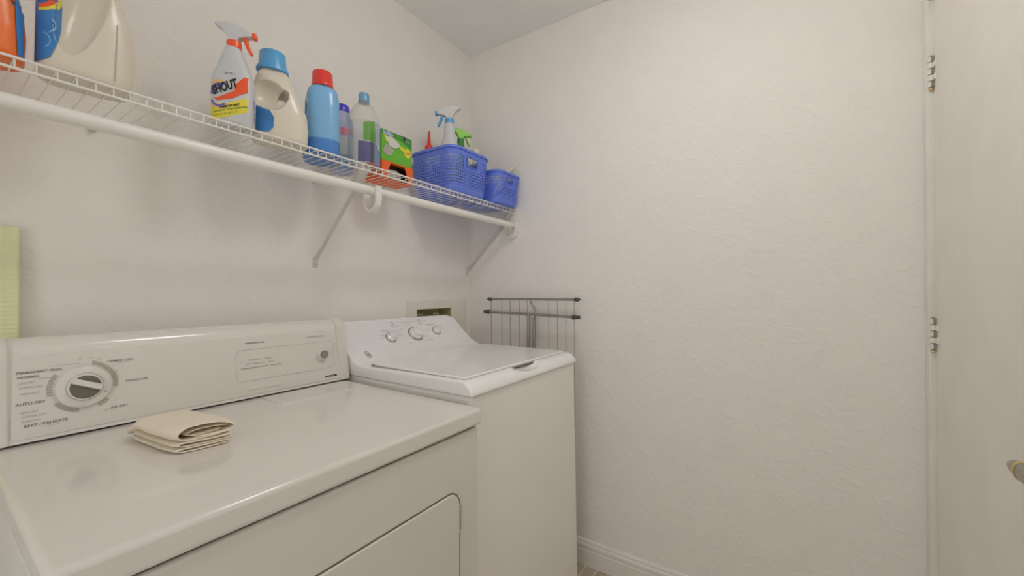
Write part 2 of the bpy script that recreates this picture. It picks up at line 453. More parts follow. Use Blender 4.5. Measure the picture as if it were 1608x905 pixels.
# hinges (parts of the door), knuckled barrels on the room side
def hinge(z):
    bm = bmesh.new()
    for k in range(5):
        z0 = z-0.045+k*0.018
        lathe_prof = [(0.0070, z0+0.0014), (0.0070, z0+0.0166)]
        lathe(bm, lathe_prof, DX1+0.000, WO+0.0095, 16)
    for k in (0, 2, 4):
        z0 = z-0.045+k*0.018; box(bm, DX1-0.001, DX1+0.022, WO+0.003, WO+0.006, z0+0.0006, z0+0.0172)
    for k in (1, 3):
        z0 = z-0.045+k*0.018; box(bm, DX1-0.020, DX1+0.001, WO+0.0025, WO+0.006, z0+0.0006, z0+0.0172)
    h = obj('hinge', bm, M['trim'], d); h['label'] = 'painted knuckled door hinge'
    bm = bmesh.new(); lathe(bm, [(0.0046, z-0.046), (0.0046, z+0.047)], DX1, WO+0.0095, 12)
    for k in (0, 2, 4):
        z0 = z-0.045+k*0.018; box(bm, DX1-0.0088, DX1-0.0070, WO+0.003, WO+0.0105, z0+0.001, z0+0.017)  # dark slivers beside the pin paint shade into the knuckle gaps
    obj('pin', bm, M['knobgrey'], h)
    bm = bmesh.new(); lathe(bm, [(0.002, z-0.053), (0.0055, z-0.051), (0.0055, z-0.047), (0.002, z-0.0465)], DX1, WO+0.0095, 12)
    p = obj('hinge_pin', bm, M['brass'], h); p['label'] = 'brass hinge pin end'
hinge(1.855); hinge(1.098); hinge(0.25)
# lever handle
HX, HZ = 0.916, 0.934
bm = bmesh.new()
def latheY(bm, prof, cx, cz, seg=28):
    R = []
    for r, y in prof: R.append([bm.verts.new((cx+r*math.cos(2*PI*k/seg), y, cz+r*math.sin(2*PI*k/seg))) for k in range(seg)])
    for A, B in zip(R, R[1:]):
        for k in range(seg): bm.faces.new((A[k], A[(k+1) % seg], B[(k+1) % seg], B[k]))
    bm.faces.new(R[0]); bm.faces.new(R[-1][::-1])
y0 = WO+0.003
latheY(bm, [(0.032, y0), (0.032, y0+0.006), (0.028, y0+0.011), (0.014, y0+0.013), (0.011, y0+0.045), (0.013, y0+0.05), (0.013, y0+0.062), (0.009, y0+0.066)], HX, HZ)
hnd = obj('door_handle', bm, M['nickel'], d); hnd['label'] = 'nickel and brass lever handle'
bm = bmesh.new()
secs = [(0.0, 0.013, 0.009), (0.02, 0.0150, 0.0095), (0.045, 0.0150, 0.009), (0.07, 0.0140, 0.0085), (0.085, 0.0105, 0.0070), (0.095, 0.0065, 0.005), (0.099, 0.002, 0.002)]
R = []
for t, hh, dd in secs:
    R.append([bm.verts.new((HX+t, y0+0.056+dd*math.cos(2*PI*k/16), HZ+0.002*math.sin(t*30)+hh*math.sin(2*PI*k/16))) for k in range(16)])
for A, B in zip(R, R[1:]):
    for k in range(16): bm.faces.new((A[k], A[(k+1) % 16], B[(k+1) % 16], B[k]))
bm.faces.new(R[0]); bm.faces.new(R[-1][::-1])
lv = obj('lever', bm, M['nickel'], hnd)
# brass band around the lever
bm = bmesh.new()
R = []
for t in (0.058, 0.060, 0.064, 0.066):
    k1 = 0.0004 if t in (0.058, 0.066) else 0.0013
    R.append([bm.verts.new((HX+t, y0+0.056+(0.0086+k1)*math.cos(2*PI*k/24), HZ+0.002+(0.0141+k1)*math.sin(2*PI*k/24))) for k in range(24)])
for A, B in zip(R, R[1:]):
    for k in range(24): bm.faces.new((A[k], A[(k+1) % 24], B[(k+1) % 24], B[k]))
bb_ = obj('brass_band', bm, M['brass'], hnd)

# ------------------------------------------------------------------ ceiling lamp (above and behind the view)
lamp = empty('ceiling_lamp', (LAMP[0], LAMP[1], H), 0, 'round white glass flush lamp on the ceiling', 'lamp')
bm = bmesh.new(); lathe(bm, [(0.20, 0), (0.20, -0.02), (0.185, -0.026)], seg=48); obj('base', bm, M['trim'], lamp)
bm = bmesh.new(); lathe(bm, [(0.18, -0.026), (0.172, -0.045), (0.14, -0.07), (0.08, -0.088), (0.02, -0.094)], seg=48); obj('glass_shade', bm, M['bulb'], lamp)

# ------------------------------------------------------------------ dryer
dr = empty('clothes_dryer', (0.457, 0.99, 0), 0, 'off-white enamel clothes dryer with dial console, folded cloth on its top', 'dryer')
def L(o):  # mesh authored in world space under an empty: cancel the empty's offset
    o.matrix_parent_inverse = Matrix.Translation(-o.parent.location) if o.parent.rotation_euler.z == 0 else o.parent.matrix_basis.inverted()
    return o
bm = boxm(0.087, 0.829, 0.660, 1.32, 0.02, 0.868)
b_ = L(obj('body', bm, M['dryer_body'], dr)); bevel(b_, 0.006, 3)
bm = boxm(0.092, 0.824, 0.668, 1.31, 0.866, 0.876)
L(obj('seam', bm, M['dark'], dr))
bm = boxm(0.083, 0.833, 0.650, 1.335, 0.875, 0.918)
t_ = L(obj('top_panel', bm, M['dryer'], dr)); bevel(t_, 0.009, 4)
# lint screen lid let into the top
bm = boxm(0.555, 0.822, 1.10, 1.222, 0.915, 0.9205)
ll = L(obj('lint_lid', bm, M['dryer'], dr)); bevel(ll, 0.002, 2)
bm = bmesh.new(); prism(bm, [(0.745+0.004*math.cos(a), 1.172+0.0025*math.sin(a)) for a in [2*PI*k/12 for k in range(12)]], 0.9202, 0.9209, 'xy')
L(obj('arrow_mark', bm, M['inklight'], ll)) if False else None
bm.free()
# feet
for x in (0.13, 0.785):
    for y in (0.70, 1.27):
        bm = bmesh.new(); lathe(bm, [(0.018, 0), (0.018, 0.012), (0.008, 0.014), (0.008, 0.03)], x, y, 16); L(obj('foot', bm, M['dark'], dr))
# door on the front face
dl = empty('x', (0, 0, 0), 0, None, None); bpy.data.objects.remove(dl)
bm = bmesh.new(); prism(bm, roundrect(0.243, 0.757, 0.193, 0.738, 0.040, 8), 0.6588, 0.664)
L(obj('door_recess', bm, M['knobdark'], dr))
bm = bmesh.new(); prism(bm, roundrect(0.247, 0.7525, 0.197, 0.7345, 0.036, 8), 0.6555, 0.665)
dd = L(obj('door', bm, M['dryer_body'], dr)); bevel(dd, 0.0025, 3)
for z in (0.665, 0.29):
    bm = bmesh.new(); tube(bm, [(0.7555, 0.6575, z-0.028), (0.7555, 0.6575, z+0.028)], 0.0032, 10); box(bm, 0.752, 0.7575, 0.6575, 0.661, z-0.034, z+0.034)
    hh = L(obj('hinge', bm, M['steel'], dr))
bm = bmesh.new(); prism(bm, roundrect(0.262, 0.285, 0.42, 0.52, 0.01, 5), 0.6535, 0.657); L(obj('door_grip', bm, M['dryer_body'], dr))
# console
def face_y(z): return 1.236+(z-0.935)*0.10
prof = [(1.233, .923), (1.2365, .935)]+[(face_y(z), z) for z in (0.98, 1.03, 1.07, 1.092)]+[(1.2545, 1.104), (1.260, 1.114), (1.270, 1.1215), (1.284, 1.125), (1.315, 1.125), (1.328, 1.121), (1.335, 1.11), (1.335, .923)]
bm = bmesh.new(); prism(bm, prof, 0.106, 0.812, 'yz'); con = L(obj('console', bm, M['dryer'], dr, angle=50))
bm = boxm(0.100, 0.843, 1.242, 1.33, 0.917, 0.924); L(obj('console_gap', bm, M['dark'], dr))
# end caps
def endcap(x0, x1, right):
    pr = [(1.229, .922), (1.232, .94)]+[(face_y(z)-0.0045, z) for z in (0.98, 1.03, 1.075)]+[(1.2455, 1.098), (1.252, 1.113), (1.262, 1.123), (1.278, 1.1285), (1.32, 1.1285), (1.335, 1.12), (1.34, 1.10), (1.34, .922)]
    bm = bmesh.new(); prism(bm, pr, x0, x1, 'yz')
    # flare outward toward the bottom
    for v in bm.verts:
        if right: v.co.x += (1.128-v.co.z)*0.05*(1 if v.co.x > (x0+x1)/2 else 0.85)
        elif v.co.x < (x0+x1)/2: v.co.x -= (1.128-v.co.z)*0.03
    o = L(obj('end_cap', bm, M['dryer_body'], dr)); bevel(o, 0.004, 3)
endcap(0.800, 0.834, True); endcap(0.080, 0.110, False)
# glossy fascia
def PF(off):
    return lambda x, z: Vector((x, face_y(z)-off, z))
def plate(name, poly, off0, off1, m, parent, fn=None, bev=0):
    bm = bmesh.new(); a = [bm.verts.new((fn or PF)(off0)(x, z)) for x, z in poly]; b = [bm.verts.new((fn or PF)(off1)(x, z)) for x, z in poly]
    n = len(poly); bm.faces.new(b); bm.faces.new(a[::-1])
    for i in range(n): bm.faces.new((a[i], a[(i+1) % n], b[(i+1) % n], b[i]))
    o = obj(name, bm, m, parent)
    if bev: bevel(o, bev, 2)
    return o
fp = [(0.112, 0.930), (0.808, 0.930), (0.812, 0.95), (0.806, 1.00), (0.797, 1.05), (0.788, 1.077), (0.776, 1.087), (0.76, 1.091), (0.14, 1.091), (0.122, 1.088), (0.114, 1.078)]
fa = L(plate('fascia', fp, -0.001, 0.0022, M['fascia'], dr, bev=0.0012))
FO = 0.0026
def pan_text(txt, x, z, size, m, x1=None, rot=0, **k):
    V, F = textmesh(txt, size, **k)
    w_ = max(v[0] for v in V)
    sq = (x1-x)/w_ if x1 else 1
    g = PF(FO+0.0003); bm = bmesh.new(); addmap(bm, V, F, lambda a, b: g(x+a*sq, z+b*.82))
    return bm
def merged_text(name, items, m, parent, mk):
    for it in items: L(obj(name, mk(**it), m, parent, smooth=False))
def IT(txt, x, z, x1, size, **k): return dict(txt=txt, x=x, z=z, size=size, m=None, x1=x1, **k)
merged_text('lettering', [IT('PERMANENT PRESS', .119, 1.0565, .180, .0085, bold=.0002), IT('NORMAL', .120, 1.0475, .150, .0085, bold=.0002),
    IT('AUTO DRY', .118, .9955, .157, .0095, bold=.0002), IT('KNIT / DELICATE', .128, .9525, .187, .009, bold=.0002),
    IT('TIMED DRY', .251, 1.062, .291, .0085, bold=.00015), IT('TOUCH UP', .276, 1.014, .315, .0085, bold=.00015), IT('AIR DRY', .251, .9605, .281, .009, bold=.00015),
    IT('TEMPERATURE', .523, 1.072, .576, .0075, bold=.00015), IT('PUSH TO START', .700, 1.073, .757, .007, bold=.0001)], M['ink'], fa, pan_text)
merged_text('fine_lettering', [IT('LESS DRY', .122, 1.037, .144, .0068), IT('NORMAL DRY', .122, 1.0275, .154, .0068), IT('MORE DRY', .123, 1.0155, .149, .0068),
    IT('LESS DRY', .124, .9795, .147, .0068), IT('NORMAL DRY', .125, .971, .158, .0068), IT('MORE DRY', .125, .962, .150, .0068),
    IT('COTTON     HIGH', .531, 1.0255, .592, .006, bold=.0002), IT('KNIT  DELICATE     LOW', .525, 1.0145, .599, .006, bold=.0002), IT('PERMANENT PRESS  MEDIUM', .511, 1.0035, .619, .006, bold=.0002),
    IT('80', .2035, 1.0745, .209, .006), IT('70', .218, 1.0745, .224, .006), IT('60', .232, 1.0705, .238, .006), IT('50', .246, 1.0625, .252, .006),
    IT('40', .2545, 1.052, .260, .006), IT('30', .258, 1.040, .264, .006), IT('20', .259, 1.027, .265, .006), IT('10', .255, .976, .261, .006), IT('20', .241, .9585, .247, .006)], M['inklight'], fa, pan_text)
merged_text('pale_lettering', [IT('HEAVY DUTY', .53, .9415, .560, .0062), IT('EXTRA CAPACITY', .572, .9415, .620, .0062)], M['inklight'], fa, pan_text)
merged_text('brand_lettering', [IT('KENMORE', .755, .9405, .797, .0085, bold=.0005)], M['inkdark'], fa, pan_text)
# thin printed lines and frame
def strip(bm, pts, w_, g, closed=False):
    pts = [Vector((p[0], 0, p[1])) for p in pts]; n = len(pts); A = []; B = []
    for i, p in enumerate(pts):
        dv = (pts[(i+1) % n]-pts[i-1]) if closed else (pts[min(i+1, n-1)]-pts[max(i-1, 0)])
        dv.normalize(); nv = Vector((-dv.z, 0, dv.x))*w_/2
        A.append(bm.verts.new(g(p.x+nv.x, p.z+nv.z))); B.append(bm.verts.new(g(p.x-nv.x, p.z-nv.z)))
    for i in range(n if closed else n-1):
        j = (i+1) % n; bm.faces.new((A[i], A[j], B[j], B[i]))
bm = bmesh.new(); g = PF(FO)
strip(bm, roundrect(.500, .790, .970, 1.056, .014), .0009, g, True)
L(obj('printed_frame', bm, M['inklight'], fa, smooth=False))
bm = bmesh.new(); strip(bm, [(.262, 1.0585), (.284, 1.0585)], .0008, g)
L(obj('printed_line', bm, M['inklight'], fa, smooth=False))
for ln in ([(.143, 1.0445), (.167, 1.0445)], [(.162, 1.0665), (.206, 1.0665)], [(.150, .949), (.176, .949)]):
    bm = bmesh.new(); strip(bm, ln, .0008, g); L(obj('printed_line', bm, M['inklight'], fa, smooth=False))
# dial with graduated bands
KX, KZ = 0.211, 1.018
for a0, a1 in ((75, -12), (143, 195), (215, 262), (296, 318)):
    bm = bmesh.new()
    n = max(2, int(abs(a1-a0)/6))
    for k in range(n):
        s0 = a0+(a1-a0)*k/n; s1 = a0+(a1-a0)*(k+0.86)/n
        vs = [bm.verts.new(g(x, z)) for x, z in arcband(KX, KZ, .0455, .0535, s0, s1, 2)]
        bm.faces.new(vs)
    L(obj('dial_band', bm, M['inklight'], fa, smooth=False))
def disc_on_face(name, cx, cz, prof, m, parent, seg=40):
    """prof (r, off) stacked rings perpendicular to the panel"""
    bm = bmesh.new(); R = []
    for r, off in prof:
        R.append([bm.verts.new(PF(off)(cx+r*math.cos(2*PI*k/seg), cz+r*math.sin(2*PI*k/seg))) for k in range(seg)])
    for A, B in zip(R, R[1:]):
        for k in range(seg): bm.faces.new((A[k], A[(k+1) % seg], B[(k+1) % seg], B[k]))
    bm.faces.new(R[0]); bm.faces.new(R[-1][::-1])
    return L(obj(name, bm, m, parent))
sk = disc_on_face('timer_knob', KX, KZ, [(.041, .002), (.043, .008), (.042, .011), (.040, .0125), (.0290, .0135), (.0282, .0122), (.0272, .0132), (.0265, .019), (.0255, .0205)], M['fascia'], fa)
# two dark hollows either side of the finger bar
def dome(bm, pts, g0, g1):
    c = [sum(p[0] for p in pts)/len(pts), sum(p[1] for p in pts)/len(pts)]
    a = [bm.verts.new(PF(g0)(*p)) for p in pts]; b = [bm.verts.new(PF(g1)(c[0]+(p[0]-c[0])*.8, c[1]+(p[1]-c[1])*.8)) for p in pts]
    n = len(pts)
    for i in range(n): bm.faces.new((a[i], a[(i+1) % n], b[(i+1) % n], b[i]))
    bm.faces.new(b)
def crescent(sign, r=.0240, half=.0045, tilt=-25):
    half = .0125 if sign > 0 else -.0005
    pts = []
    a0 = math.degrees(math.asin(half/r))
    for k in range(17):
        a = math.radians(a0+(180-2*a0)*k/16); pts.append((r*math.cos(a), sign*r*math.sin(a)))
    c, s = math.cos(math.radians(tilt)), math.sin(math.radians(tilt))
    return [(KX+x*c-z*s, KZ+x*s+z*c) for x, z in pts]
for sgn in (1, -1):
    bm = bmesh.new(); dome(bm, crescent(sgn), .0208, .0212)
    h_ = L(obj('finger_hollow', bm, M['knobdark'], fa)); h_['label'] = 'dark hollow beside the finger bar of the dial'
bm = bmesh.new(); prism_pts = [(-.0248, .0006), (.0248, .0006), (.0218, .0118), (-.0218, .0118)]
c, s = math.cos(math.radians(-25)), math.sin(math.radians(-25))
pts = [(KX+x*c-z*s, KZ+x*s+z*c) for x, z in prism_pts]
fb = L(plate('finger_bar', pts, .020, .027, M['fascia'], fa, bev=.002))
bm = bmesh.new(); strip(bm, [(KX+.031*c, KZ+.031*s-.001), (KX+.037*c, KZ+.037*s-.001)], .0018, PF(.0142)); L(obj('pointer_mark', bm, M['ink'], fa, smooth=False))
# push button
disc_on_face('button_collar', .7465, 1.015, [(.0175, .002), (.0172, .008), (.0160, .0125), (.014, .014)], M['dryer_body'], fa)
pb = disc_on_face('start_button', .7485, 1.018, [(.0118, .012), (.0118, .0205), (.010, .022), (.006, .0215)], M['knobgrey'], fa)

# ------------------------------------------------------------------ washer
ws = empty('washing_machine', (1.185, 1.04, 0), 0, 'white top-loading washing machine in the corner with three silver knobs', 'washing machine')
CX, HW = 1.185, 0.335
bm = boxm(CX-HW+0.003, CX+HW-0.003, 0.705, 1.375, 0.03, 0.932)
for v in bm.verts:   # the cabinet stands out a little further towards the floor
    if v.co.z < .5 and v.co.y < 1: v.co.y -= .013
    if v.co.z < .5: v.co.x += .006*(1 if v.co.x > CX else -1)
wb = L(obj('body', bm, M['washer_body'], ws)); bevel(wb, 0.012, 4)
for x in (CX-.28, CX+.28):
    for y in (0.75, 1.32):
        bm = bmesh.new(); lathe(bm, [(0.02, 0), (0.02, 0.012), (0.008, 0.014), (0.008, 0.035)], x, y, 16); L(obj('foot', bm, M['dark'], ws))
WP = [(.697, .930), (.697, .938), (.703, .950), (.714, .9625), (.726, .969), (.74, .9715), (.95, .970), (1.12, .9675), (1.165, .968), (1.20, .973), (1.228, .983), (1.252, .998), (1.275, 1.018), (1.297, 1.041), (1.317, 1.064), (1.334, 1.084), (1.346, 1.097), (1.357, 1.1045), (1.368, 1.107), (1.378, 1.103), (1.383, 1.09), (1.383, .930)]
def wface_y(z):
    p = [(a, b) for a, b in WP[8:17]]
    for (a, b), (c_, d_) in zip(p, p[1:]):
        if b <= z <= d_: return a+(c_-a)*(z-b)/(d_-b)
    return p[-1][0] if z > p[-1][1] else p[0][0]
def wscale(z):
    if z < .97: return 1.0
    t = (z-.97)/(1.107-.97)
    return 1-0.085*t**1.4-0.10*max(0, (t-.82)/.18)**2
bm = bmesh.new()
NX = 24
xs = [-1+2*k/NX for k in range(NX+1)]
rows = []
for y, z in WP:
    rows.append([bm.verts.new((CX+HW*s_*wscale(z), y, z)) for s_ in xs])
for A, B in zip(rows, rows[1:]):
    for k in range(NX): bm.faces.new((A[k], A[k+1], B[k+1], B[k]))
A, B = rows[-1], rows[0]
for k in range(NX): bm.faces.new((A[k], A[k+1], B[k+1], B[k]))
bm.faces.new([r[0] for r in rows]); bm.faces.new([r[-1] for r in rows][::-1])
bmesh.ops.recalc_face_normals(bm, faces=bm.faces[:])
cut = bmesh.new(); ellipsoid(cut, (1.180, .716, .993), (.108, .050, .042))
cov0 = obj('w', bm, None, smooth=False); bevel(cov0, 0.012, 4, 50); bme = evalmesh(cov0)
b2 = bmesh.new(); b2.from_mesh(bme)
me = carve(b2, [cut])
cov = L(obj('top_cover', me, M['washer'], ws, angle=40))
# lid; a grey plate beneath paints the shadow line round its edge
bm = bmesh.new(); prism(bm, roundrect(.872, 1.498, .742, 1.158, .012, 4), .9655, .9775, 'xy')
lid = L(obj('lid', bm, M['washer'], ws)); bevel(lid, .004, 3)
bm = bmesh.new(); prism(bm, roundrect(.8695, 1.5005, .7395, 1.1605, .013, 4), .966, .9725, 'xy')
L(obj('lid_gap_shade', bm, M['inklight'], ws))
L(obj('handle_shadow', boxm(1.105, 1.255, .7385, .7440, .9640, .9672), M['dark'], ws, smooth=False))  # dark strip painted as the shadow under the lid's front edge
bm = bmesh.new(); ellipsoid(bm, (.866, 1.135, .974), (.004, .004, .003), seg=12); L(obj('hinge_button', bm, M['ink'], ws))
# knobs: basis on the sloped face
def wbasis(x, z):
    y = wface_y(z); dy = (wface_y(z+.008)-wface_y(z-.008))/.016
    up = Vector((0, dy, 1)).normalized(); right = Vector((1, 0, 0)); nrm = right.cross(up).normalized()
    return Vector((x, y, z)), right, up, nrm
def WF(off):
    def f(x, z):
        p, r, u, n = wbasis(x, z); return p+n*off
    return f
def wknob(x, z, r, label):
    p, rt, up, n = wbasis(x, z)
    def ring(bm, prof, seg=36):
        R = []
        for rr, off in prof: R.append([bm.verts.new(p+rt*(rr*math.cos(2*PI*k/seg))+up*(rr*math.sin(2*PI*k/seg))+n*off) for k in range(seg)])
        for A, B in zip(R, R[1:]):
            for k in range(seg): bm.faces.new((A[k], A[(k+1) % seg], B[(k+1) % seg], B[k]))
        bm.faces.new(R[0]); bm.faces.new(R[-1][::-1])
    bm = bmesh.new(); ring(bm, [(r*1.16, -.004), (r*1.16, .0022), (r*1.08, .0035), (r*1.0, .0028)])
    kr = L(obj('knob_ring', bm, M['ringgrey'], ws))
    bm = bmesh.new(); ring(bm, [(r*.98, 0), (r*.98, .010), (r*.90, .0135), (r*.80, .0145), (r*.74, .0285), (r*.66, .0300)])
    k_ = L(obj('knob', bm, M['knobface'], ws)); k_['label'] = label
    bm = bmesh.new()
    a = math.radians(118)
    q = [p+(rt*math.cos(a+da)+up*math.sin(a+da))*rr+n*off for da, rr, off in ((-.3, r*.45, .0308), (-.14, r*.9, .018), (.14, r*.9, .018), (.3, r*.45, .0308))]
    q2 = [v-n*.008 for v in q]
    A = [bm.verts.new(v) for v in q]; B = [bm.verts.new(v) for v in q2]
    bm.faces.new(A); bm.faces.new(B[::-1])
    for i in range(4): bm.faces.new((A[i], A[(i+1) % 4], B[(i+1) % 4], B[i]))
    o = obj('pointer', bm, M['ink'], k_)
wknob(1.068, 1.036, .0205, 'left small silver knob'); wknob(1.200, 1.039, .0310, 'large middle silver knob'); wknob(1.328, 1.042, .0195, 'right small silver knob')
def wtext(txt, x, z, size, m=None, x1=None, **k):
    V, F = textmesh(txt, size, **k); w_ = max(v[0] for v in V); sq = (x1-x)/w_ if x1 else 1
    g_ = WF(.0007); bm = bmesh.new(); addmap(bm, V, F, lambda a, b: g_(x+.008+a*sq, z-.006+b)); return bm
merged_text('lettering', [IT('LOAD SIZE', 1.030, 1.0665, 1.066, .0075, bold=.0001), IT('CYCLE', 1.165, 1.0800, 1.200, .0065), IT('TEMP RINSE', 1.285, 1.0735, 1.326, .007, bold=.0001),
    IT('Small', 1.018, 1.052, 1.034, .0055), IT('Medium', 1.004, 1.042, 1.026, .0055), IT('Deep Rinse', 1.090, 1.058, 1.125, .006), IT('Normal', 1.100, 1.047, 1.126, .0055),
    IT('Heavy', 1.125, 1.068, 1.150, .0055), IT('Casual', 1.125, 1.028, 1.145, .0055), IT('Delicate', 1.132, 1.015, 1.170, .0055), IT('Rinse', 1.235, 1.030, 1.262, .0055), IT('Speed Wash', 1.232, 1.016, 1.270, .0055),
    IT('Cold', 1.270, 1.055, 1.285, .0055), IT('Hot', 1.335, 1.0815, 1.343, .005)], M['inklight'], ws, wtext)
merged_text('status_lettering', [IT('L i d    S o a k    W a s h    R i n s e    S p i n', 1.125, 1.0925, 1.245, .0060), IT('Signal', 1.083, 1.0815, 1.13, .006), IT('START', 1.238, 1.082, 1.265, .006, bold=.0001), IT('Hold', 1.268, 1.092, 1.292, .0055)], M['inklight'], ws, wtext)
bm = bmesh.new(); g2 = WF(.0008)
for cx, cz, r in ((1.098, 1.094, .0055), (1.245, 1.096, .0055)):
    pass
for cx, cz in ((1.112, 1.0885), (1.261, 1.0905)):
    bm = bmesh.new(); strip(bm, circle(cx, cz, .0048, 16), .0022, g2, True); L(obj('indicator_ring', bm, M['inklight'], ws, smooth=False))
bm = bmesh.new(); strip(bm, circle(.925, .992, .0092, 24), .0018, g2, True)
V, F = textmesh('GE', .011, bold=.0002, align='CENTER'); addmap(bm, V, F, lambda a, b: g2(.925+a, .9883+b))
L(obj('emblem', bm, M['ink'], ws, smooth=False))

# ------------------------------------------------------------------ folded cloth on the dryer
fc = empty('folded_cloth', (0.312, 1.02, 0.9180), 0, 'cream cotton cloth folded into a small pile on the dryer top', 'cloth')
def fold(name, prof, y0, y1, ny, th, seed, amp=.0015, skew=0.0, yfun=None):
    bm = bmesh.new(); G = []
    for j in range(ny+1):
        t = j/ny; row = []
        for i, (x, z) in enumerate(prof):
            y = y0+(y1-y0)*t + (yfun(x, t) if yfun else 0)
            nv = noise.noise_vector(Vector((x*28+seed, y*22, z*30)))
            sag = -0.75*z*(max(0, t-.70)/.30)**2 if z > .019 else 0
            row.append(bm.verts.new((x*(1-.16*abs(2*t-1)**7)*.97+skew*t+nv.x*amp, y+nv.y*amp, max(th*.6, z+nv.z*amp+sag))))
        G.append(row)
    for A, B in zip(G, G[1:]):
        for k in range(len(A)-1): bm.faces.new((A[k], A[k+1], B[k+1], B[k]))
    o = obj(name, bm, M['cloth'], fc, angle=180)
    s = o.modifiers.new('th', 'SOLIDIFY'); s.thickness = th; s.offset = 0
    s = o.modifiers.new('sub', 'SUBSURF'); s.levels = 2; s.render_levels = 2
    return o
def yf(x, t): return -0.02*(x+.05)/.1*(1-t)
bot = [(.046, .0028), (.02, .0022), (-.02, .0022), (-.046, .0028), (-.053, .0052), (-.048, .0080), (-.02, .0078), (.02, .0072), (.050, .0078)]
mid = [(.052, .0110), (.02, .0108), (-.02, .0112), (-.044, .0118), (-.051, .0150), (-.044, .0182), (-.01, .0172), (.03, .0162), (.049, .0172)]
top = [(.034, .0215), (.000, .0200), (-.026, .0205), (-.042, .0240), (-.050, .0310), (-.046, .0390), (-.032, .0445), (-.008, .0470), (.018, .0465), (.040, .0430), (.054, .0370), (.0580, .0310), (.052, .0262), (.034, .0235), (.008, .0225), (-.016, .0235)]
inn = [(.050, .0330), (.034, .0370), (.008, .0380), (-.016, .0365), (-.030, .0325), (-.031, .0285), (-.018, .0268), (.010, .0275), (.036, .0300)]
fold('lower_fold', bot, -.090, .095, 16, .0030, 1, amp=.002, yfun=yf)
fold('middle_fold', mid, -.088, .092, 16, .0030, 7, amp=.002, yfun=yf)
fold('upper_fold', top, -.084, .112, 18, .0036, 13, amp=.0032, yfun=yf, skew=-.006)
fold('inner_fold', inn, -.078, .06, 12, .0030, 21, yfun=yf)
fc.rotation_euler.z = math.radians(6)

# ------------------------------------------------------------------ wire shelf
SY, SZ, DX_L = 1.120, 1.632, -0.85
sh = empty('wire_shelf', (0.42, 1.26, 1.63), 0, 'white wire wall shelf with a hanging rod along its front', 'shelf')
bm = bmesh.new()
x = 0.1015
while x > DX_L: x -= .0254
while x < 1.69:
    tube(bm, [(x, 1.400, SZ), (x, 1.128, SZ), (x, SY+.001, SZ-.001), (x, SY, SZ-.004), (x, SY, SZ-.020)], .0014, 6)
    x += .0254
L(obj('wire_deck', bm, M['wire'], sh))
bm = bmesh.new()
tube(bm, [(DX_L, SY-.0025, SZ-.0005), (1.692, SY-.0025, SZ-.0005)], .0026, 8)
tube(bm, [(DX_L, SY-.0025, SZ-.0195), (1.692, SY-.0025, SZ-.0195)], .0026, 8)
L(obj('front_lip', bm, M['wire'], sh))
bm = bmesh.new()
for y in (1.396,): tube(bm, [(DX_L, y, SZ-.004), (1.692, y, SZ-.004)], .0026, 8)
L(obj('long_wires', bm, M['wire'], sh))
bm = bmesh.new(); tube(bm, [(DX_L, 1.118, 1.551), (1.693, 1.118, 1.551)], .0145, 24); L(obj('hanging_rod', bm, M['wire'], sh))
for x in (-.35, .249, .812, 1.40):
    bm = bmesh.new(); box(bm, x-.006, x+.006, 1.392, 1.4068, 1.612, 1.634); latheY(bm, [(.003, 1.388), (.005, 1.392)], x, 1.617, 10)
    o = L(obj('wall_clip', bm, M['bracket'], sh)); bevel(o, .0015, 2)
def bracket(x, hx):
    # steel brace with a plastic loop that hooks the rod
    bm = bmesh.new()
    for dx in (-.014, .014):
        prism(bm, [(1.115, 1.627), (1.121, 1.632), (1.172, 1.560), (1.166, 1.553)], x+dx-.0022, x+dx+.0022, 'yz')
    prism(bm, [(1.120, 1.622), (1.124, 1.624), (1.172, 1.558), (1.168, 1.555)], x-.0125, x+.0125, 'yz')
    up = L(obj('brace_head', bm, M['bracket'], sh))
    bm = bmesh.new()
    a = Vector((x, 1.150, 1.580)); b = Vector((x, 1.400, 1.338)); dv = (b-a).normalized(); nv = Vector((1, 0, 0)); uv = nv.cross(dv)
    A = [bm.verts.new(a+nv*sx*.0065+uv*sz*.0035) for sx, sz in ((-1, -1), (1, -1), (1, 1), (-1, 1))]
    B = [bm.verts.new(b+nv*sx*.0065+uv*sz*.0035) for sx, sz in ((-1, -1), (1, -1), (1, 1), (-1, 1))]
    bm.faces.new(A[::-1]); bm.faces.new(B)
    for i in range(4): bm.faces.new((A[i], A[(i+1) % 4], B[(i+1) % 4], B[i]))
    br = L(obj('brace', bm, M['bracket'], sh)); bevel(br, .0015, 2)
    bm = bmesh.new(); prism(bm, roundrect(x-.0095, x+.0095, 1.306, 1.345, .004, 3), 1.4035, 1.4069)
    fpl = L(obj('foot_plate', bm, M['bracket'], sh))
    bm = bmesh.new(); latheY(bm, [(.0015, 1.4005), (.0038, 1.4015), (.0042, 1.4036)], x, 1.3185, 12)
    sc_ = obj('screw', bm, M['steel'], fpl)
    # hook: a U of flat strap under the rod
    cy, cz, ro, ri = 1.130, 1.520, .036, .0265
    out = [(cy-ro, 1.566)]+[(cy+ro*math.cos(math.radians(t)), cz+ro*math.sin(math.radians(t))) for t in range(180, 361, 12)]+[(cy+ro, 1.572)]
    inn_ = [(cy-ri, 1.566)]+[(cy+ri*math.cos(math.radians(t)), cz+ri*math.sin(math.radians(t))) for t in range(180, 361, 12)]+[(cy+ri, 1.572)]
    bm = bmesh.new(); prism(bm, out+inn_[::-1], hx-.011, hx+.011, 'yz')
    hk = L(obj('rod_hook', bm, M['wire'], sh)); bevel(hk, .0015, 2, 50)
bracket(0.820, 0.856); bracket(1.672, 1.684)

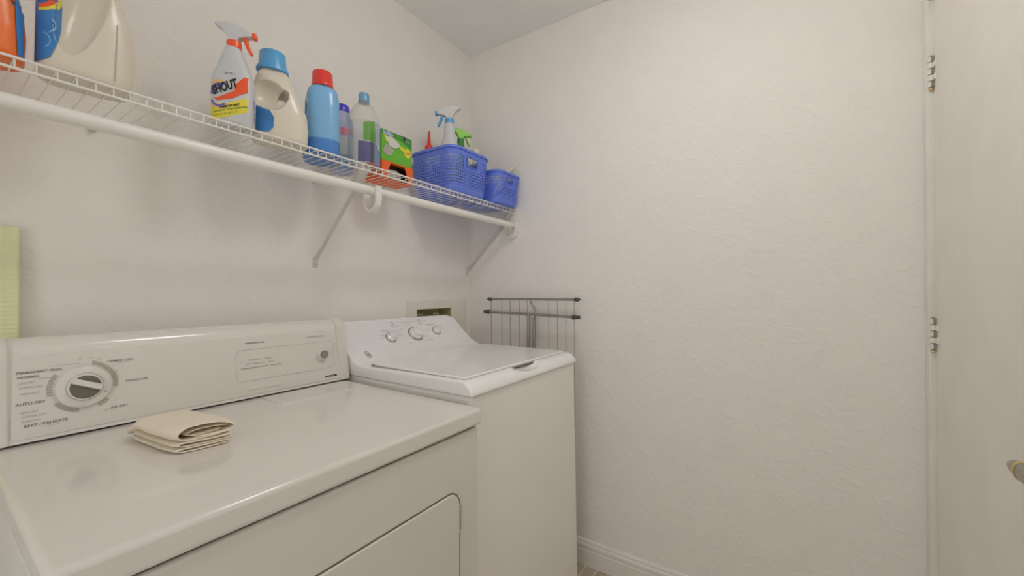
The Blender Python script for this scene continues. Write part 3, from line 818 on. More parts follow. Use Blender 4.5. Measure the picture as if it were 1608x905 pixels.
# ------------------------------------------------------------------ shelf goods
DZ_ = SZ+.0015
def jug(name, loc, rz, label, W, D, HB, m, mcap, caph=.042, capr=.034, capx=-.02, dishes=(1, -1), voxel=.0022, cat='bottle', hole=(.006, .126, .013, .025), dish=(-.034, .126, .045, .042, .25), dishd=.30, slope=1.0, square=1.0):
    root = empty(name, loc, rz, label, cat)
    k = HB/.205; w2 = W/2
    rings = []
    tab = [(0, -.92, .93, .90), (.003, -.97, .98, .95), (.010, -1, 1.0, 1), (.05, -1.0, 1.02, 1), (.085, -1.0, .97, 1), (.115, -.99, .86, .97), (.14, -.97, .70, .92), (.16, -.93, .54, .84), (.176, -.88, .42, .74), (.190, -.80, .30, .60), (.199, -.72, .22, .50), (.205, -.68, .16, .45)]
    for z, a, b, dd_ in tab:
        if .08 < z < .19: b -= (1-slope)*math.sin(PI*(z-.08)/.11)*.35
        if square < 1: dd_ = dd_**square if z < .198 else dd_; a = -abs(a)**(.5 if z < .195 else 1)
        xm, xM = a*w2, b*w2
        rings.append(((xm+xM)/2, 0, z*k, (xM-xm)/2, D/2*dd_, 3.2))
    bm = bmesh.new(); loft(bm, rings)
    kw = W/.14
    cuts = []
    c1 = bmesh.new(); ellipsoid(c1, (hole[0]*kw, 0, hole[1]*k), (hole[2]*kw, .3, hole[3]*k), Matrix.Rotation(.35, 4, 'Y')); cuts.append(c1)
    for s_ in dishes:
        c2 = bmesh.new(); ellipsoid(c2, (dish[0]*kw, s_*-D/2*1.02, dish[1]*k), (dish[2]*kw, D*dishd, dish[3]*k), Matrix.Rotation(dish[4], 4, 'Y')); cuts.append(c2)
    me = carve(bm, cuts, voxel, 6)
    body = obj('body', me, m, root, angle=180)
    cx = capx*kw
    bm = bmesh.new()
    loft(bm, [(cx, 0, HB-.006, capr*1.18, capr*1.02, 2), (cx, 0, HB+.002, capr*1.18, capr*1.02, 2), (cx, 0, HB+.010, capr*1.02, capr*.98, 2), (cx, 0, HB+caph, capr*.95, capr*.93, 2), (cx, 0, HB+caph+.003, capr*.89, capr*.87, 2)], 48)
    cp = obj('cap', bm, mcap, root); bevel(cp, .001, 2)
    return root, body, cp
# orange bottle at the left end
r_, b_o, c_ = jug('detergent_bottle', (.044, 1.180, DZ_), math.radians(-8), 'orange laundry detergent jug at the left end of the shelf', .150, .095, .235, M['orange'], M['cap'], dishes=(-1,))
skn = Skin(b_o.data, 0); skn.extra = .0009
skn.patch('blue_label', [(.067, .012), (.0735, .012), (.072, .19), (.060, .19)], M['labelblue'], r_)
# large cream jug
r_, b_o, c_ = jug('detergent_jug', (.199, 1.172, DZ_), math.radians(-6), 'largest cream detergent jug with swirl ring label, beside the orange one', .138, .100, .310, M['cream'], M['cap'], dishes=(1, -1), voxel=.0026, hole=(.010, .160, .010, .020), dish=(-.008, .098, .033, .074, .20), dishd=.34, slope=.8)
skn = Skin(b_o.data, 0); skn.extra = .0009
skn.patch('water_label', [(-.068, .016), (-.062, .016), (-.050, .024), (-.042, .050), (-.037, .085), (-.036, .13), (-.042, .170), (-.066, .170)], M['labelblue'], r_)
skn.patch('yellow_ring', arcband(-.0625, .135, .0195, .0250, -92, 60, 20), M['yellow'], r_, off=.0009)
skn.patch('orange_ring', arcband(-.0625, .135, .012, .0195, -92, 60, 20), M['sprayred'], r_, off=.0009)
skn.patch('white_arc', arcband(-.066, .055, .016, .0175, -50, 60, 10), M['cyan'], r_, off=.0012)
skn.patch('white_arc', arcband(-.068, .085, .022, .0235, -40, 30, 10), M['cyan'], r_, off=.0012)
skn.text('emblem_lettering', 'Tide', -.0665, .128, .0135, M['purple'], r_, off=.0014, rot=12, bold=.0008)
skn.patch('level_strip', [(.0352, .012), (.0372, .012), (.0405, .130), (.0388, .130)], M['greyprint'], r_, off=.0006)
# stain remover spray
def sprayer(root, head, trig, z, sc=1.0, mirror=1, collar=None, colr=.0145):
    bm = bmesh.new(); lathe(bm, [(colr, z), (colr, z+.016*sc), (colr*.85, z+.018*sc)], seg=28); obj('collar', bm, collar or trig, root)
    m = mirror
    shp = [(-.010, .016), (-.012, .026), (-.024, .044), (-.042, .056), (-.040, .060), (-.018, .064), (.004, .062), (.028, .050), (.044, .040), (.044, .032), (.030, .030), (.014, .026), (.010, .016)]
    bm = bmesh.new(); prism(bm, [(a*sc*m, z+b*sc) for a, b in shp], -.0105*sc, .0105*sc)
    o = obj('spray_head', bm, head, root); bevel(o, .004*sc, 3, 30)
    bm = bmesh.new(); prism(bm, [(a*sc*m, z+b*sc) for a, b in [(.043, .029), (.052, .029), (.052, .043), (.043, .043)]], -.0085*sc, .0085*sc)
    o = obj('nozzle', bm, trig, root); bevel(o, .002*sc, 2)
    bm = bmesh.new(); prism(bm, [(a*sc*m, z+b*sc) for a, b in [(.020, .030), (.031, .030), (.035, .012), (.044, -.010), (.038, -.013), (.029, .004), (.024, .016)]], -.006*sc, .006*sc)
    o = obj('trigger', bm, trig, root); bevel(o, .0025*sc, 2)
sp = empty('spray_bottle', (.458, 1.158, DZ_), math.radians(-44), 'white trigger spray bottle with red trigger and SHOUT label', 'spray bottle')
bm = bmesh.new()
loft(bm, [(0, 0, 0, .043, .023, 4), (0, 0, .003, .0455, .0255, 4), (0, 0, .06, .0455, .0265, 4.5), (0, 0, .115, .0455, .0265, 4.5), (0, 0, .135, .041, .025, 4), (0, 0, .155, .034, .0235, 3), (-.001, 0, .172, .0285, .022, 2.6), (-.002, 0, .195, .0215, .0185, 2), (-.002, 0, .210, .0145, .0145, 2)], 48)
sb = obj('body', bm, M['spraywhite'], sp, angle=50); sprayer(sp, M['spraywhite'], M['sprayred'], .205, 1.0, collar=M['sprayred'], colr=.0165)
k = Skin(sb.data, 0)
k.patch('yellow_band', [(-.042, .010), (-.042, .050), (.0, .056), (.038, .070), (.040, .070), (.040, .036), (.0, .022)], M['yellow'], sp, .0005)
k.patch('rainbow_arc', arcband(-.022, .078, .026, .034, 60, 185, 16, .8), M['peach'], sp, .0006)
k.patch('rainbow_arc', arcband(-.022, .078, .016, .026, 60, 185, 16, .8), M['purple'], sp, .0007)
k.patch('rainbow_arc', arcband(-.022, .066, .016, .022, 195, 320, 16, .9), M['purple'], sp, .0007)
k.patch('rainbow_arc', arcband(-.022, .066, .022, .027, 195, 330, 16, .9), M['peach'], sp, .0006)
k.patch('red_swoosh', [(-.034, .066), (-.026, .0665), (.012, .086), (.016, .104), (.034, .124), (.0405, .124), (.0405, .086), (.010, .068), (-.026, .0590)], M['sprayred'], sp, .0009)
k.text('logo_lettering', 'SHOUT', -.0345, .0735, .0300, M['black'], sp, .0014, rot=23, bold=.0013, shear=.2, squeeze=.60)
k.text('label_lettering', 'TRIPLE-ACTING', -.022, .0690, .0062, M['white'], sp, .0013, rot=26, squeeze=.85)
k.text('label_lettering', 'FRESH SCENT', -.020, .0400, .0075, M['black'], sp, .0010, rot=14, bold=.0003)
k.text('label_lettering', 'LAUNDRY STAIN REMOVER', -.034, .0290, .0062, M['dgreen'], sp, .0010, rot=14, bold=.0001)
k.text('label_lettering', 'REMOVES 100s OF STAINS', -.034, .0200, .0050, M['dgreen'], sp, .0010, rot=14)
k.text('label_lettering', 'By SC', -.010, .127, .008, M['purple'], sp, .0010)
k2 = Skin(sb.data, 90)
k2.text('side_lettering', 'LEA  E  CODE', .005, .018, .010, M['purple'], sp, .0008, rot=90, bold=.0002)

# cream jug with blue cap
r_, b_o, c_ = jug('detergent_jug', (.583, 1.178, DZ_), math.radians(-22), 'smaller cream detergent jug with bright blue cap, right of the SHOUT spray', .138, .092, .206, M['cream'], M['cap'], capr=.034, caph=.045, dish=(-.034, .120, .046, .043, .2), dishd=.36, hole=(.004, .122, .012, .022), slope=.75)
skn = Skin(b_o.data, 0); skn.extra = .0009
skn.patch('blue_label', [(-.069, .018), (-.030, .018), (-.020, .032), (-.019, .060), (-.030, .078), (-.069, .088)], M['labelblue'], r_)
# light blue jug, red cap
r_, b_o, c_ = jug('detergent_jug', (.722, 1.205, DZ_), math.radians(64), 'light blue detergent jug with red cap', .150, .104, .222, M['jugblue'], M['red'], capr=.031, capx=-.022, caph=.040, dish=(-.010, .125, .042, .034, .25), square=.5)
skn = Skin(b_o.data, 180)
skn.patch('side_label', [(.010, .08), (.04, .08), (.04, .12), (.010, .12)], M['pink'], r_)
# bottle with violet cap
vb = empty('fabric_bottle', (.842, 1.282, DZ_), math.radians(-30), 'white bottle with violet cap and pink band, behind the clear bottle', 'bottle')
bm = bmesh.new()
loft(bm, [(0, 0, 0, .036, .028, 3), (0, 0, .004, .039, .031, 3), (0, 0, .10, .040, .032, 3), (0, 0, .17, .038, .030, 2.6), (0, 0, .195, .033, .028, 2.4), (0, 0, .212, .026, .024, 2), (0, 0, .218, .024, .022, 2)], 40)
vbo = obj('body', bm, M['lavender'], vb, angle=60)
bm = bmesh.new(); loft(bm, [(0, 0, .214, .026, .025, 2), (0, 0, .228, .027, .026, 2), (0, 0, .238, .023, .022, 2), (0, 0, .243, .014, .014, 2)], 32); vc = obj('cap', bm, M['violetcap'], vb)
k = Skin(vbo.data, 0)
k.patch('pink_band', [(-.036, .125), (.038, .132), (.038, .155), (-.036, .150)], M['pink'], vb, .0006)
k.patch('white_panel', [(-.034, .06), (.036, .06), (.036, .125), (-.034, .120)], M['white'], vb, .0006)
k.patch('blue_panel', [(-.036, .01), (.038, .01), (.038, .058), (-.036, .058)], M['paleblue'], vb, .0006)
k.patch('yellow_spot', circle(-.022, .020, .009, 16), M['yellow'], vb, .0010)
k.patch('dark_spot', circle(-.026, .10, .005, 12), M['slate'], vb, .0010)
# clear bottle
cb = empty('clear_bottle', (.853, 1.172, DZ_), math.radians(-36), 'tall clear plastic bottle with pale blue cap and see-through wrap label', 'bottle')
prof = [(.042, 0), (.048, .004), (.0505, .014), (.050, .05), (.0505, .10), (.051, .145), (.0495, .165), (.044, .187), (.033, .207), (.022, .220), (.0155, .228), (.0150, .236)]
bm = bmesh.new(); lathe(bm, prof, seg=48, cap=False); cbo = obj('body', bm, M['clear'], cb)
bm = bmesh.new(); lathe(bm, [(.0185, .226), (.0185, .231), (.0175, .232), (.0175, .252), (.0160, .2545)], seg=32); obj('cap', bm, M['sky'], cb)
bm = bmesh.new(); lathe(bm, [(.0150, .2205), (.0195, .2215), (.0195, .2245), (.0155, .2255)], seg=32); obj('neck_ring', bm, M['clear'], cb)
def wrap(name, ang0, ang1, z0, z1, r, m, parent, z1b=None):
    bm = bmesh.new(); n = 18; A = []; B = []
    for i in range(n+1):
        t = math.radians(ang0+(ang1-ang0)*i/n); zz = z1 if z1b is None else z1+(z1b-z1)*i/n
        A.append(bm.verts.new((r*math.sin(t), -r*math.cos(t), z0))); B.append(bm.verts.new((r*math.sin(t), -r*math.cos(t), zz)))
    for i in range(n): bm.faces.new((A[i], A[i+1], B[i+1], B[i]))
    return obj(name, bm, m, parent)
wrap('sleeve', -180, 180, .006, .150, 0.0516, M['film'], cb)
wrap('green_panel', -2, 42, .082, .140, 0.0521, M['greenfilm'], cb, .150)
wrap('violet_panel', -20, 38, .012, .078, 0.0521, M['slatefilm'], cb)
wrap('pale_panel', 44, 88, .075, .150, 0.0521, M['lavfilm'], cb)
wrap('blue_panel', 44, 88, .008, .075, 0.0521, M['bluefilm'], cb)
V, F = textmesh('x', .030, bold=.0008); bm = bmesh.new()
addmap(bm, V, F, lambda a, b: Vector((.0528*math.sin(math.radians(56)+a/.05), -.0528*math.cos(math.radians(56)+a/.05), .062+b))); obj('x_mark', bm, M['white'], cb, smooth=False)

# orange card tray
ty = empty('dispenser_box', (1.023, 1.237, DZ_), 0, 'orange open-fronted card dispenser under the green box', 'box')
bm = bmesh.new()
W2, D0, D1, TH = .0725, -.035, .060, .067
box(bm, -W2, W2, D0, D1, 0, .0015); box(bm, -W2, W2, D1-.0015, D1, .0015, TH); box(bm, -W2, -W2+.0015, D0, D1-.0015, .0015, TH); box(bm, W2-.0015, W2, D0, D1-.0015, .0015, TH)
box(bm, -W2+.0015, W2-.0015, D0+.02, D1-.0015, TH-.0015, TH)
obj('shell', bm, M['traycard'], ty, smooth=False)
bm = bmesh.new()
prism(bm, [(-W2, .0015), (-W2+.018, .0015), (-W2+.022, .020), (-W2+.030, .040), (-W2+.040, TH-.005), (W2-.040, TH-.005), (W2-.030, .040), (W2-.022, .020), (W2-.018, .0015), (W2, .0015), (W2, TH), (-W2, TH)], D0-.0012, D0)
obj('front_flap', bm, M['traycard'], ty, smooth=False)
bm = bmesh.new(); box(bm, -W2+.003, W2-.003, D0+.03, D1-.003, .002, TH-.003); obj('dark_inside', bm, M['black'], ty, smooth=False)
gw = bmesh.new(); ellipsoid(gw, (-.008, -.016, .024), (.038, .018, .0225), seg=24)
for v in gw.verts:
    nn = noise.noise_vector(v.co*70); v.co += nn*.004; v.co.z = max(.0015, v.co.z)
gw_o = obj('sheet', gw, M['greyprint'], ty, angle=180)
# green duster box
GBX = None
gb = empty('duster_box', (1.022, 1.230, DZ_+.0675), math.radians(0), 'green Swiffer box with white cloth picture on top of the orange dispenser', 'box')
bm = boxm(-.078, .076, -.028, .036, 0, .113); gbo = obj('carton', bm, M['green'], gb, smooth=False); bevel(gbo, .001, 1)
sk_ = lambda name, poly, m, off=.0006: obj(name, (lambda b: (prism(b, poly, -.0285-off, -.0284), b)[1])(bmesh.new()), m, gb, smooth=False)
sk_('dark_top', [(-.077, .102), (-.077, .086), (-.02, .088), (.020, .084), (.075, .066), (.075, .102)], M['dgreen'])
sk_('yellow_corner', [(-.070, .088), (-.035, .078), (-.055, .062)], M['yellow'], .0007)
sk_('white_cloth', [(-.058, .078), (-.030, .088), (.008, .072), (.012, .062), (-.012, .050), (-.038, .052)], M['white'], .0009)
sk_('grey_cloth', [(-.072, .030), (-.060, .060), (-.045, .052), (-.018, .042), (-.030, .024), (-.055, .018)], M['greyprint'], .0009)
sk_('yellow_badge', circle(.052, .048, .017, 20), M['yellow'], .0009)
sk_('yellow_flash', [(.012, .066), (.034, .064), (.038, .050), (.016, .052)], M['yellow'], .0008)
sk_('slot', [(.030, .103), (.040, .103), (.037, .086), (.032, .086)], M['black'], .0011)
def flat_text(root, txt, x, z, size, m, y, **k):
    V, F = textmesh(txt, size, **k); bm = bmesh.new(); addmap(bm, V, F, lambda a, b: Vector((x+a, y, z+b))); return obj('lettering', bm, m, root, smooth=False)
flat_text(gb, 'Swiffer', -.074, .0865, .0195, M['white'], -.0300, bold=.0012, squeeze=.95)
flat_text(gb, 'Swiffer', -.0735, .087, .0192, M['cyan'], -.0304, bold=.0001, squeeze=.95)
flat_text(gb, 'Dusters', -.010, .091, .009, M['lime'], -.0300, bold=.0002)
flat_text(gb, 'WET', .044, .044, .010, M['sprayred'], -.0300, bold=.0003)
flat_text(gb, 'REFILLS', .041, .086, .007, M['white'], -.0300)

gb.scale = (.93, 1.0, 1.0)
for ch in gb.children:
    if ch.name.split('.')[0] != 'carton': ch.scale = (1, 1, 1.09)

# ------------------------------------------------------------------ baskets
def basket(loc, rz, label, W, D, Hh, r=.032, cell=.0115, taper=.90, hz=(.34, .62)):
    root = empty('storage_basket', loc, rz, label, 'basket', 'blue perforated baskets on the shelf')
    # perimeter path, starting at the middle of the front face
    def perim(w_, d_, rr):
        segs = []
        n1 = 2*max(1, round(w_/2/cell)) if True else 0
        per = []
        import itertools
        w2, d2 = w_/2, d_/2
        nf = 2*round((w_-2*rr)/cell/2); ns = 2*round((d_-2*rr)/cell/2); nc = max(3, round(PI/2*rr/cell))
        def line(a, b, n, tagn):
            for i in range(n): per.append((a[0]+(b[0]-a[0])*i/n, a[1]+(b[1]-a[1])*i/n, tagn, i, n))
        def arc(cx, cy, a0, n):
            for i in range(n):
                t = math.radians(a0+90*i/n); per.append((cx+rr*math.cos(t), cy+rr*math.sin(t), 'c', i, n))
        line((-w2+rr, -d2), (w2-rr, -d2), nf, 'f'); arc(w2-rr, -d2+rr, -90, nc)
        line((w2, -d2+rr), (w2, d2-rr), ns, 'r'); arc(w2-rr, d2-rr, 0, nc)
        line((w2-rr, d2), (-w2+rr, d2), nf, 'b'); arc(-w2+rr, d2-rr, 90, nc)
        line((-w2, d2-rr), (-w2, -d2+rr), ns, 'l'); arc(-w2+rr, -d2+rr, 180, nc)
        return per
    P_ = perim(W, D, r); n = len(P_)
    zrows = [0]; 
    zb, zt = Hh*.20, Hh*.83
    nr = round((zt-zb)/cell)
    zs = [0.0, Hh*.02, Hh*.10, zb]+[zb+(zt-zb)*(i+1)/nr for i in range(nr)]+[Hh*.88, Hh*.94, Hh]
    def sc(z):
        t = z/Hh; s_ = taper+(1-taper)*t
        if z < Hh*.01: s_ -= .035
        elif z < Hh*.03: s_ -= .012
        return s_
    bm = bmesh.new(); G = []
    for z in zs: G.append([bm.verts.new((x*sc(z), y*sc(z), z)) for x, y, *_ in P_])
    nf = sum(1 for p in P_ if p[2] == 'f')
    hw = max(4, 2*round(nf*.24))   # half-width (cells*) of handle opening
    h0, h1 = Hh*hz[0], Hh*hz[1]
    zo0, zo1 = Hh*.64, Hh*.83
    lip_open = []
    for j in range(len(zs)-1):
        for i in range(n):
            k2 = (i+1) % n
            A, B, C, D_ = G[j][i], G[j][k2], G[j+1][k2], G[j+1][i]
            tagn, ii, nn = P_[i][2], P_[i][3], P_[i][4]
            zc = (zs[j]+zs[j+1])/2
            solid = not (zb-1e-6 < zc < zt)
            if tagn in ('f', 'b'):
                dx = abs(ii+.5-nn/2)
                if dx < hw/2 and zo0 < zc < zo1: continue
                if dx < hw/2+2 and zc > zo0-.018: solid = True
            if solid: bm.faces.new((A, B, C, D_)); continue
            # square hole in the cell
            c = (A.co+B.co+C.co+D_.co)/4
            q = [bm.verts.new(c+(v.co-c)*.52) for v in (A, B, C, D_)]
            o4 = (A, B, C, D_)
            for e in range(4): bm.faces.new((o4[e], o4[(e+1) % 4], q[(e+1) % 4], q[e]))
    bm.faces.new(G[0][::-1])
    o = obj('wall', bm, M['basket'], root, angle=60)
    s = o.modifiers.new('th', 'SOLIDIFY'); s.thickness = .0018; s.offset = -1
    # rim
    bm = bmesh.new()
    R = []
    for off, z in ((0, Hh-.010), (.004, Hh-.010), (.005, Hh-.002), (.003, Hh+.001), (-.001, Hh+.001), (-.002, Hh-.002)):
        ring = []
        for x, y, *_ in P_:
            v = Vector((x, y)); L_ = v.length
            nx, ny = (x/(W/2), y/(D/2)); m_ = max(abs(nx), abs(ny)); nv = Vector((nx if abs(nx) > .8*m_ else 0, ny if abs(ny) > .8*m_ else 0)).normalized()
            ring.append(bm.verts.new((x+nv.x*off, y+nv.y*off, z)))
        R.append(ring)
    for a in range(len(R)):
        A, B = R[a], R[(a+1) % len(R)]
        for i in range(n): bm.faces.new((A[i], A[(i+1) % n], B[(i+1) % n], B[i]))
    obj('rim', bm, M['basket'], root, angle=60)
    # ridges: lower band line, and moulded frame around each handle opening
    def onwall(x, z, side, off=.0015):
        s_ = sc(z); return (x*s_, side*(D/2*s_+off), z)
    cw = (W-2*r)/nf
    for side in (-1, 1):
        a = (hw/2)*cw; b = (hw/2+2.2)*cw
        bm = bmesh.new()
        tube(bm, [onwall(x, z, side) for x, z in roundrect(-a-.001, a+.001, zo0-.002, zo1+.003, .009, 5)], .0022, 8, closed=True)
        tube(bm, [onwall(x, z, side) for x, z in [(-W/2+r+.002, zt), (-b-.008, zt), (-b-.002, zt-.004), (-b, zt-.012), (-b, zo0-.004), (-b+.003, zo0-.013), (-b+.012, zo0-.018), (b-.012, zo0-.018), (b-.003, zo0-.013), (b, zo0-.004), (b, zt-.012), (b+.002, zt-.004), (b+.008, zt), (W/2-r-.002, zt)]], .0016, 8)
        h_ = obj('handle', bm, M['basket'], root)
    bm = bmesh.new(); s_ = sc(zb*.95)
    tube(bm, [(x*s_*1.004, y*s_*1.004, zb*.92) for x, y, *_ in P_], .0020, 8, closed=True)
    obj('ridge', bm, M['basket'], root)
    return root
basket((1.353, 1.236, DZ_), 0, 'larger blue perforated plastic basket holding spray bottles', .262, .262, .190, r=.048)
basket((1.590, 1.200, DZ_), 0, 'smaller blue perforated basket at the corner end of the shelf', .200, .262, .148, r=.042)
# things standing in the baskets
BZ = DZ_+.003
def bottle(name, x, y, rz, label, rings, m, lean=0, **k):
    e = empty(name, (x, y, BZ), rz, label, 'bottle' if 'spray' not in name else 'spray bottle')
    bm = bmesh.new(); loft(bm, rings, 36); o = obj('body', bm, m, e, angle=60); return e, o
wsb, o = bottle('spray_bottle', 1.312, 1.205, math.radians(128), 'translucent white spray bottle with pale blue trigger in the larger basket',
    [(0, 0, 0, .036, .036, 2.2), (0, 0, .004, .040, .040, 2.2), (0, 0, .19, .042, .042, 2.2), (0, 0, .215, .040, .040, 2), (0, 0, .235, .033, .033, 2), (0, 0, .252, .0260, .0260, 2), (0, 0, .290, .0235, .0235, 2), (0, 0, .310, .021, .021, 2), (0, 0, .322, .0165, .0165, 2)], M['spraywhite'])
sprayer(wsb, M['white'], M['cap'], .318, 1.2, collar=M['cap'], colr=.0195)
gsb, o = bottle('spray_bottle', 1.412, 1.228, math.radians(-35), 'bright green spray bottle in the larger basket, right of the white one',
    [(0, 0, 0, .030, .024, 3), (0, 0, .004, .033, .027, 3), (0, 0, .17, .033, .027, 3), (0, 0, .21, .027, .023, 2.4), (0, 0, .255, .017, .017, 2), (0, 0, .275, .013, .013, 2)], M['dgreen'])
sprayer(gsb, M['lime'], M['lime'], .270, 1.0, collar=M['dgreen'], colr=.0155)
rg, o = bottle('glue_bottle', 1.292, 1.310, 0, 'slim bottle with pointed red nozzle at the back of the larger basket',
    [(0, 0, 0, .016, .016, 2), (0, 0, .004, .018, .018, 2), (0, 0, .19, .018, .018, 2), (0, 0, .205, .013, .013, 2), (0, 0, .212, .012, .012, 2)], M['white'])
bm = bmesh.new(); lathe(bm, [(.0175, .208), (.0175, .232), (.012, .238), (.0085, .246), (.006, .28), (.0035, .302)], seg=24); obj('nozzle', bm, M['red'], rg)
wcb, o = bottle('capped_bottle', 1.435, 1.156, 0, 'clear-necked bottle with round white cap at the right of the larger basket',
    [(0, 0, 0, .018, .018, 2), (0, 0, .004, .020, .020, 2), (0, 0, .15, .020, .020, 2), (0, 0, .185, .016, .016, 2), (0, 0, .205, .012, .012, 2), (0, 0, .215, .0115, .0115, 2)], M['clear'])
bm = bmesh.new(); lathe(bm, [(.0150, .205), (.0155, .207), (.0155, .226), (.0140, .2295)], seg=28); obj('cap', bm, M['cream'], wcb)
gj, o = bottle('label_bottle', 1.352, 1.150, 0, 'white bottle with green and red label seen through the larger basket handle',
    [(0, 0, 0, .018, .014, 2.6), (0, 0, .004, .020, .016, 2.6), (0, 0, .15, .020, .016, 2.6), (0, 0, .160, .012, .012, 2)], M['white'])
k = Skin(o.data, -30)
k.patch('green_panel', [(-.016, .10), (-.004, .10), (-.004, .145), (-.016, .145)], M['lime'], gj); k.patch('red_panel', [(.002, .11), (.015, .11), (.015, .128), (.002, .128)], M['red'], gj)
st = empty('white_tube', (1.585, 1.205, BZ+.004), 0, 'white squeeze tube leaning out of the smaller basket', 'tube')
bm = bmesh.new(); a = Vector((0, 0, .010)); b = Vector((.072, -.090, .180)); 
tube(bm, [a, a.lerp(b, .3), a.lerp(b, .8), a.lerp(b, .86), b], [.012, .0145, .0145, .010, .0095], 18); obj('body', bm, M['white'], st)
bm = bmesh.new(); d1 = (b-a).normalized(); tube(bm, [b-d1*.004, b+d1*.020], [.0105, .0098], 18); obj('cap', bm, M['cream'], st)
sc2, o = bottle('capped_bottle', 1.545, 1.235, 0, 'white bottle lying low inside the smaller basket',
    [(0, 0, 0, .022, .022, 2), (0, 0, .003, .024, .024, 2), (0, 0, .095, .024, .024, 2), (0, 0, .115, .014, .014, 2), (0, 0, .128, .013, .013, 2)], M['white'])

# ------------------------------------------------------------------ washer outlet box in the wall
ob = empty('outlet_box', (1.425, WB, 1.07), 0, 'recessed washer outlet box in the wall behind the washing machine', 'outlet box')
bm = bmesh.new()
x0, x1, z0, z1 = 1.245, 1.664, .94, 1.176
for a in ((x0, OX0+.004, z0, z1), (OX1-.004, x1, z0, z1), (OX0+.004, OX1-.004, OZ1-.003, z1), (OX0+.004, OX1-.004, z0, OZ0+.003)):
    box(bm, a[0], a[1], WB-.0045, WB-.0002, a[2], a[3])
L(obj('face_plate', bm, M['plate'], ob, smooth=False))
bm = bmesh.new()
Y1 = WB+.085
a0, a1, c0, c1 = OX0+.002, OX1-.002, OZ0+.002, OZ1-.002
box(bm, a0, a1, Y1-.002, Y1, c0, c1); box(bm, a0, a0+.002, WB-.001, Y1-.002, c0, c1); box(bm, a1-.002, a1, WB-.001, Y1-.002, c0, c1)
box(bm, a0+.002, a1-.002, WB-.001, Y1-.002, c1-.002, c1); box(bm, a0+.002, a1-.002, WB-.001, Y1-.002, c0, c0+.002)
L(obj('recess', bm, M['outlet'], ob, smooth=False))
for x in (1.37, 1.48):
    bm = bmesh.new(); tube(bm, [(x, WB+.045, c0), (x, WB+.045, 1.10)], .009, 14); tube(bm, [(x, WB+.045, 1.085), (x, WB+.02, 1.085)], .008, 12)
    vv = L(obj('valve', bm, M['brass'], ob))
    bm = bmesh.new(); tube(bm, [(x-.02, WB+.045, 1.108), (x+.02, WB+.045, 1.108)], .005, 10); q_ = obj('valve_handle', bm, M['plate'], vv)

# ------------------------------------------------------------------ folded drying rack behind the washer
rk = empty('drying_rack', (1.645, 1.0, 0), 0, 'grey folding clothes drying rack standing folded between washer and end wall', 'drying rack')
def bar(name, p0, p1, r, capr):
    bm = bmesh.new(); tube(bm, [p0, Vector(p0).lerp(Vector(p1), .5)+Vector((0, 0, .001)), p1], r, 14); o = L(obj(name, bm, M['rack'], rk))
    return o
bar('top_bar', (1.655, 1.245, 1.181), (1.655, .752, 1.184), .0062, .009)
bar('lower_bar', (1.632, 1.240, 1.118), (1.632, .752, 1.107), .0066, .009)
def endc(p, dirn, pointy):
    bm = bmesh.new(); p = Vector(p); dv = Vector((0, dirn, 0))
    if pointy: tube(bm, [p-dv*.018, p-dv*.014, p, p+dv*.012], [.0065, .0095, .0092, .003], 14)
    else: tube(bm, [p-dv*.018, p-dv*.015, p-dv*.002, p, p+dv*.018, p+dv*.020], [.0065, .011, .011, .0085, .0085, .0065], 14)
    L(obj('end_cap', bm, M['rackcap'], rk))
endc((1.655, 1.245, 1.181), 1, True); endc((1.655, .752, 1.184), -1, True); endc((1.632, 1.240, 1.118), 1, False); endc((1.632, .752, 1.107), -1, False)
bm = bmesh.new()
for y in (1.233, 1.166, 1.116, 1.062, 1.016, .900, .855, .812, .770):
    yy = y
    tube(bm, [(1.655, yy, 1.180), (1.655, yy-.002, .62)], .0016, 6)
L(obj('line_wires', bm, M['rackwire'], rk))
bm = bmesh.new(); tube(bm, [(1.655, 1.24, .62), (1.655, .80, .62)], .006, 12); L(obj('bottom_bar', bm, M['rack'], rk))
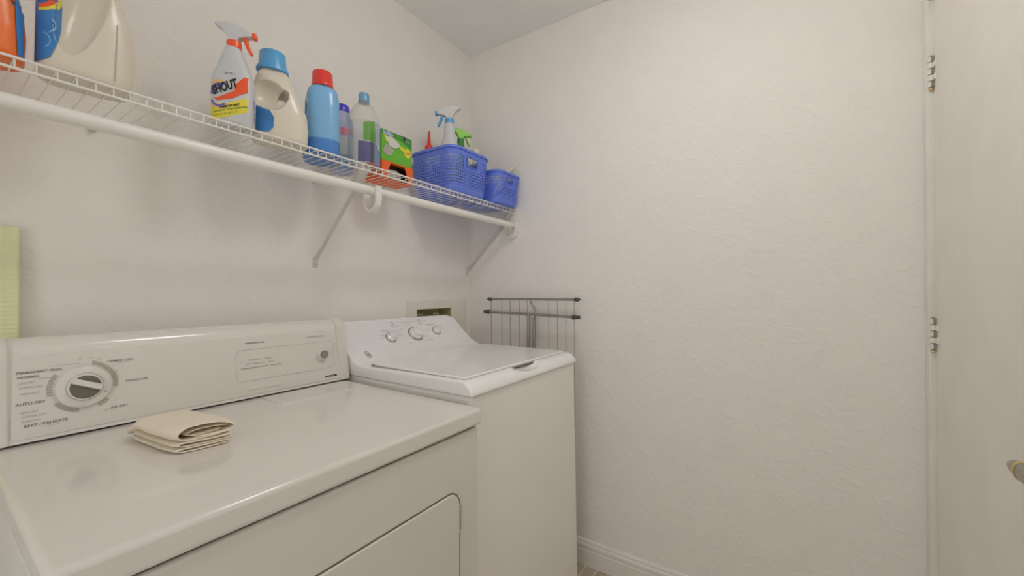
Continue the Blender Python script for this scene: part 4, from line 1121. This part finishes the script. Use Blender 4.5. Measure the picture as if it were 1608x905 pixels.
bm = bmesh.new(); tube(bm, [(1.632, .995, 1.118), (1.632, .995, .02), (1.632, .995, .006)], .0085, 14); L(obj('post', bm, M['rack'], rk))
bm = bmesh.new(); tube(bm, [(1.640, .972, 1.10), (1.640, .970, 1.06), (1.640, .970, .006)], .0085, 14); L(obj('post', bm, M['rack'], rk))
bm = bmesh.new(); tube(bm, [(1.655, 1.000, 1.178), (1.652, .992, 1.165), (1.648, .975, 1.145), (1.644, .967, 1.12), (1.640, .968, 1.06)], .0052, 12); L(obj('curved_arm', bm, M['rack'], rk))
for s_ in (1, -1):
    bm = bmesh.new(); tube(bm, [(1.640, .983, .40), (1.640, .983+s_*.20, .012)], .0075, 12); L(obj('leg', bm, M['rack'], rk))

# ------------------------------------------------------------------ pale green pad leaning behind the dryer
gp = obj('ribbed_pad', boxm(-.26, .136, -.006, .006, 0, .50), M['greenpad'], smooth=False); bevel(gp, .004, 2)
gp.location = (0, 1.369, .862); gp.rotation_euler = (math.radians(-3.0), 0, 0)
tag(gp, 'pale green ribbed pad leaning on the wall behind the dryer', 'pad')
# door stop on the baseboard
ds = empty('door_stop', (WE-.014, .412, .062), 0, 'small spring door stop on the right baseboard', 'door stop')
bm = bmesh.new()
def latheX(bm, prof, seg=18):
    R = []
    for r, x in prof: R.append([bm.verts.new((x, r*math.cos(2*PI*k/seg), r*math.sin(2*PI*k/seg))) for k in range(seg)])
    for A, B in zip(R, R[1:]):
        for k in range(seg): bm.faces.new((A[k], A[(k+1) % seg], B[(k+1) % seg], B[k]))
    bm.faces.new(R[0]); bm.faces.new(R[-1][::-1])
latheX(bm, [(.012, 0), (.012, -.003), (.006, -.006)]); obj('base', bm, M['steel'], ds)
bm = bmesh.new(); tube(bm, [(-.006-.055*t/80, .0055*math.cos(t*.9), .0055*math.sin(t*.9)) for t in range(81)], .0012, 6); obj('spring', bm, M['steel'], ds)
bm = bmesh.new(); latheX(bm, [(.008, -.058), (.009, -.062), (.009, -.070), (.007, -.073)]); obj('rubber_tip', bm, M['rackcap'], ds)
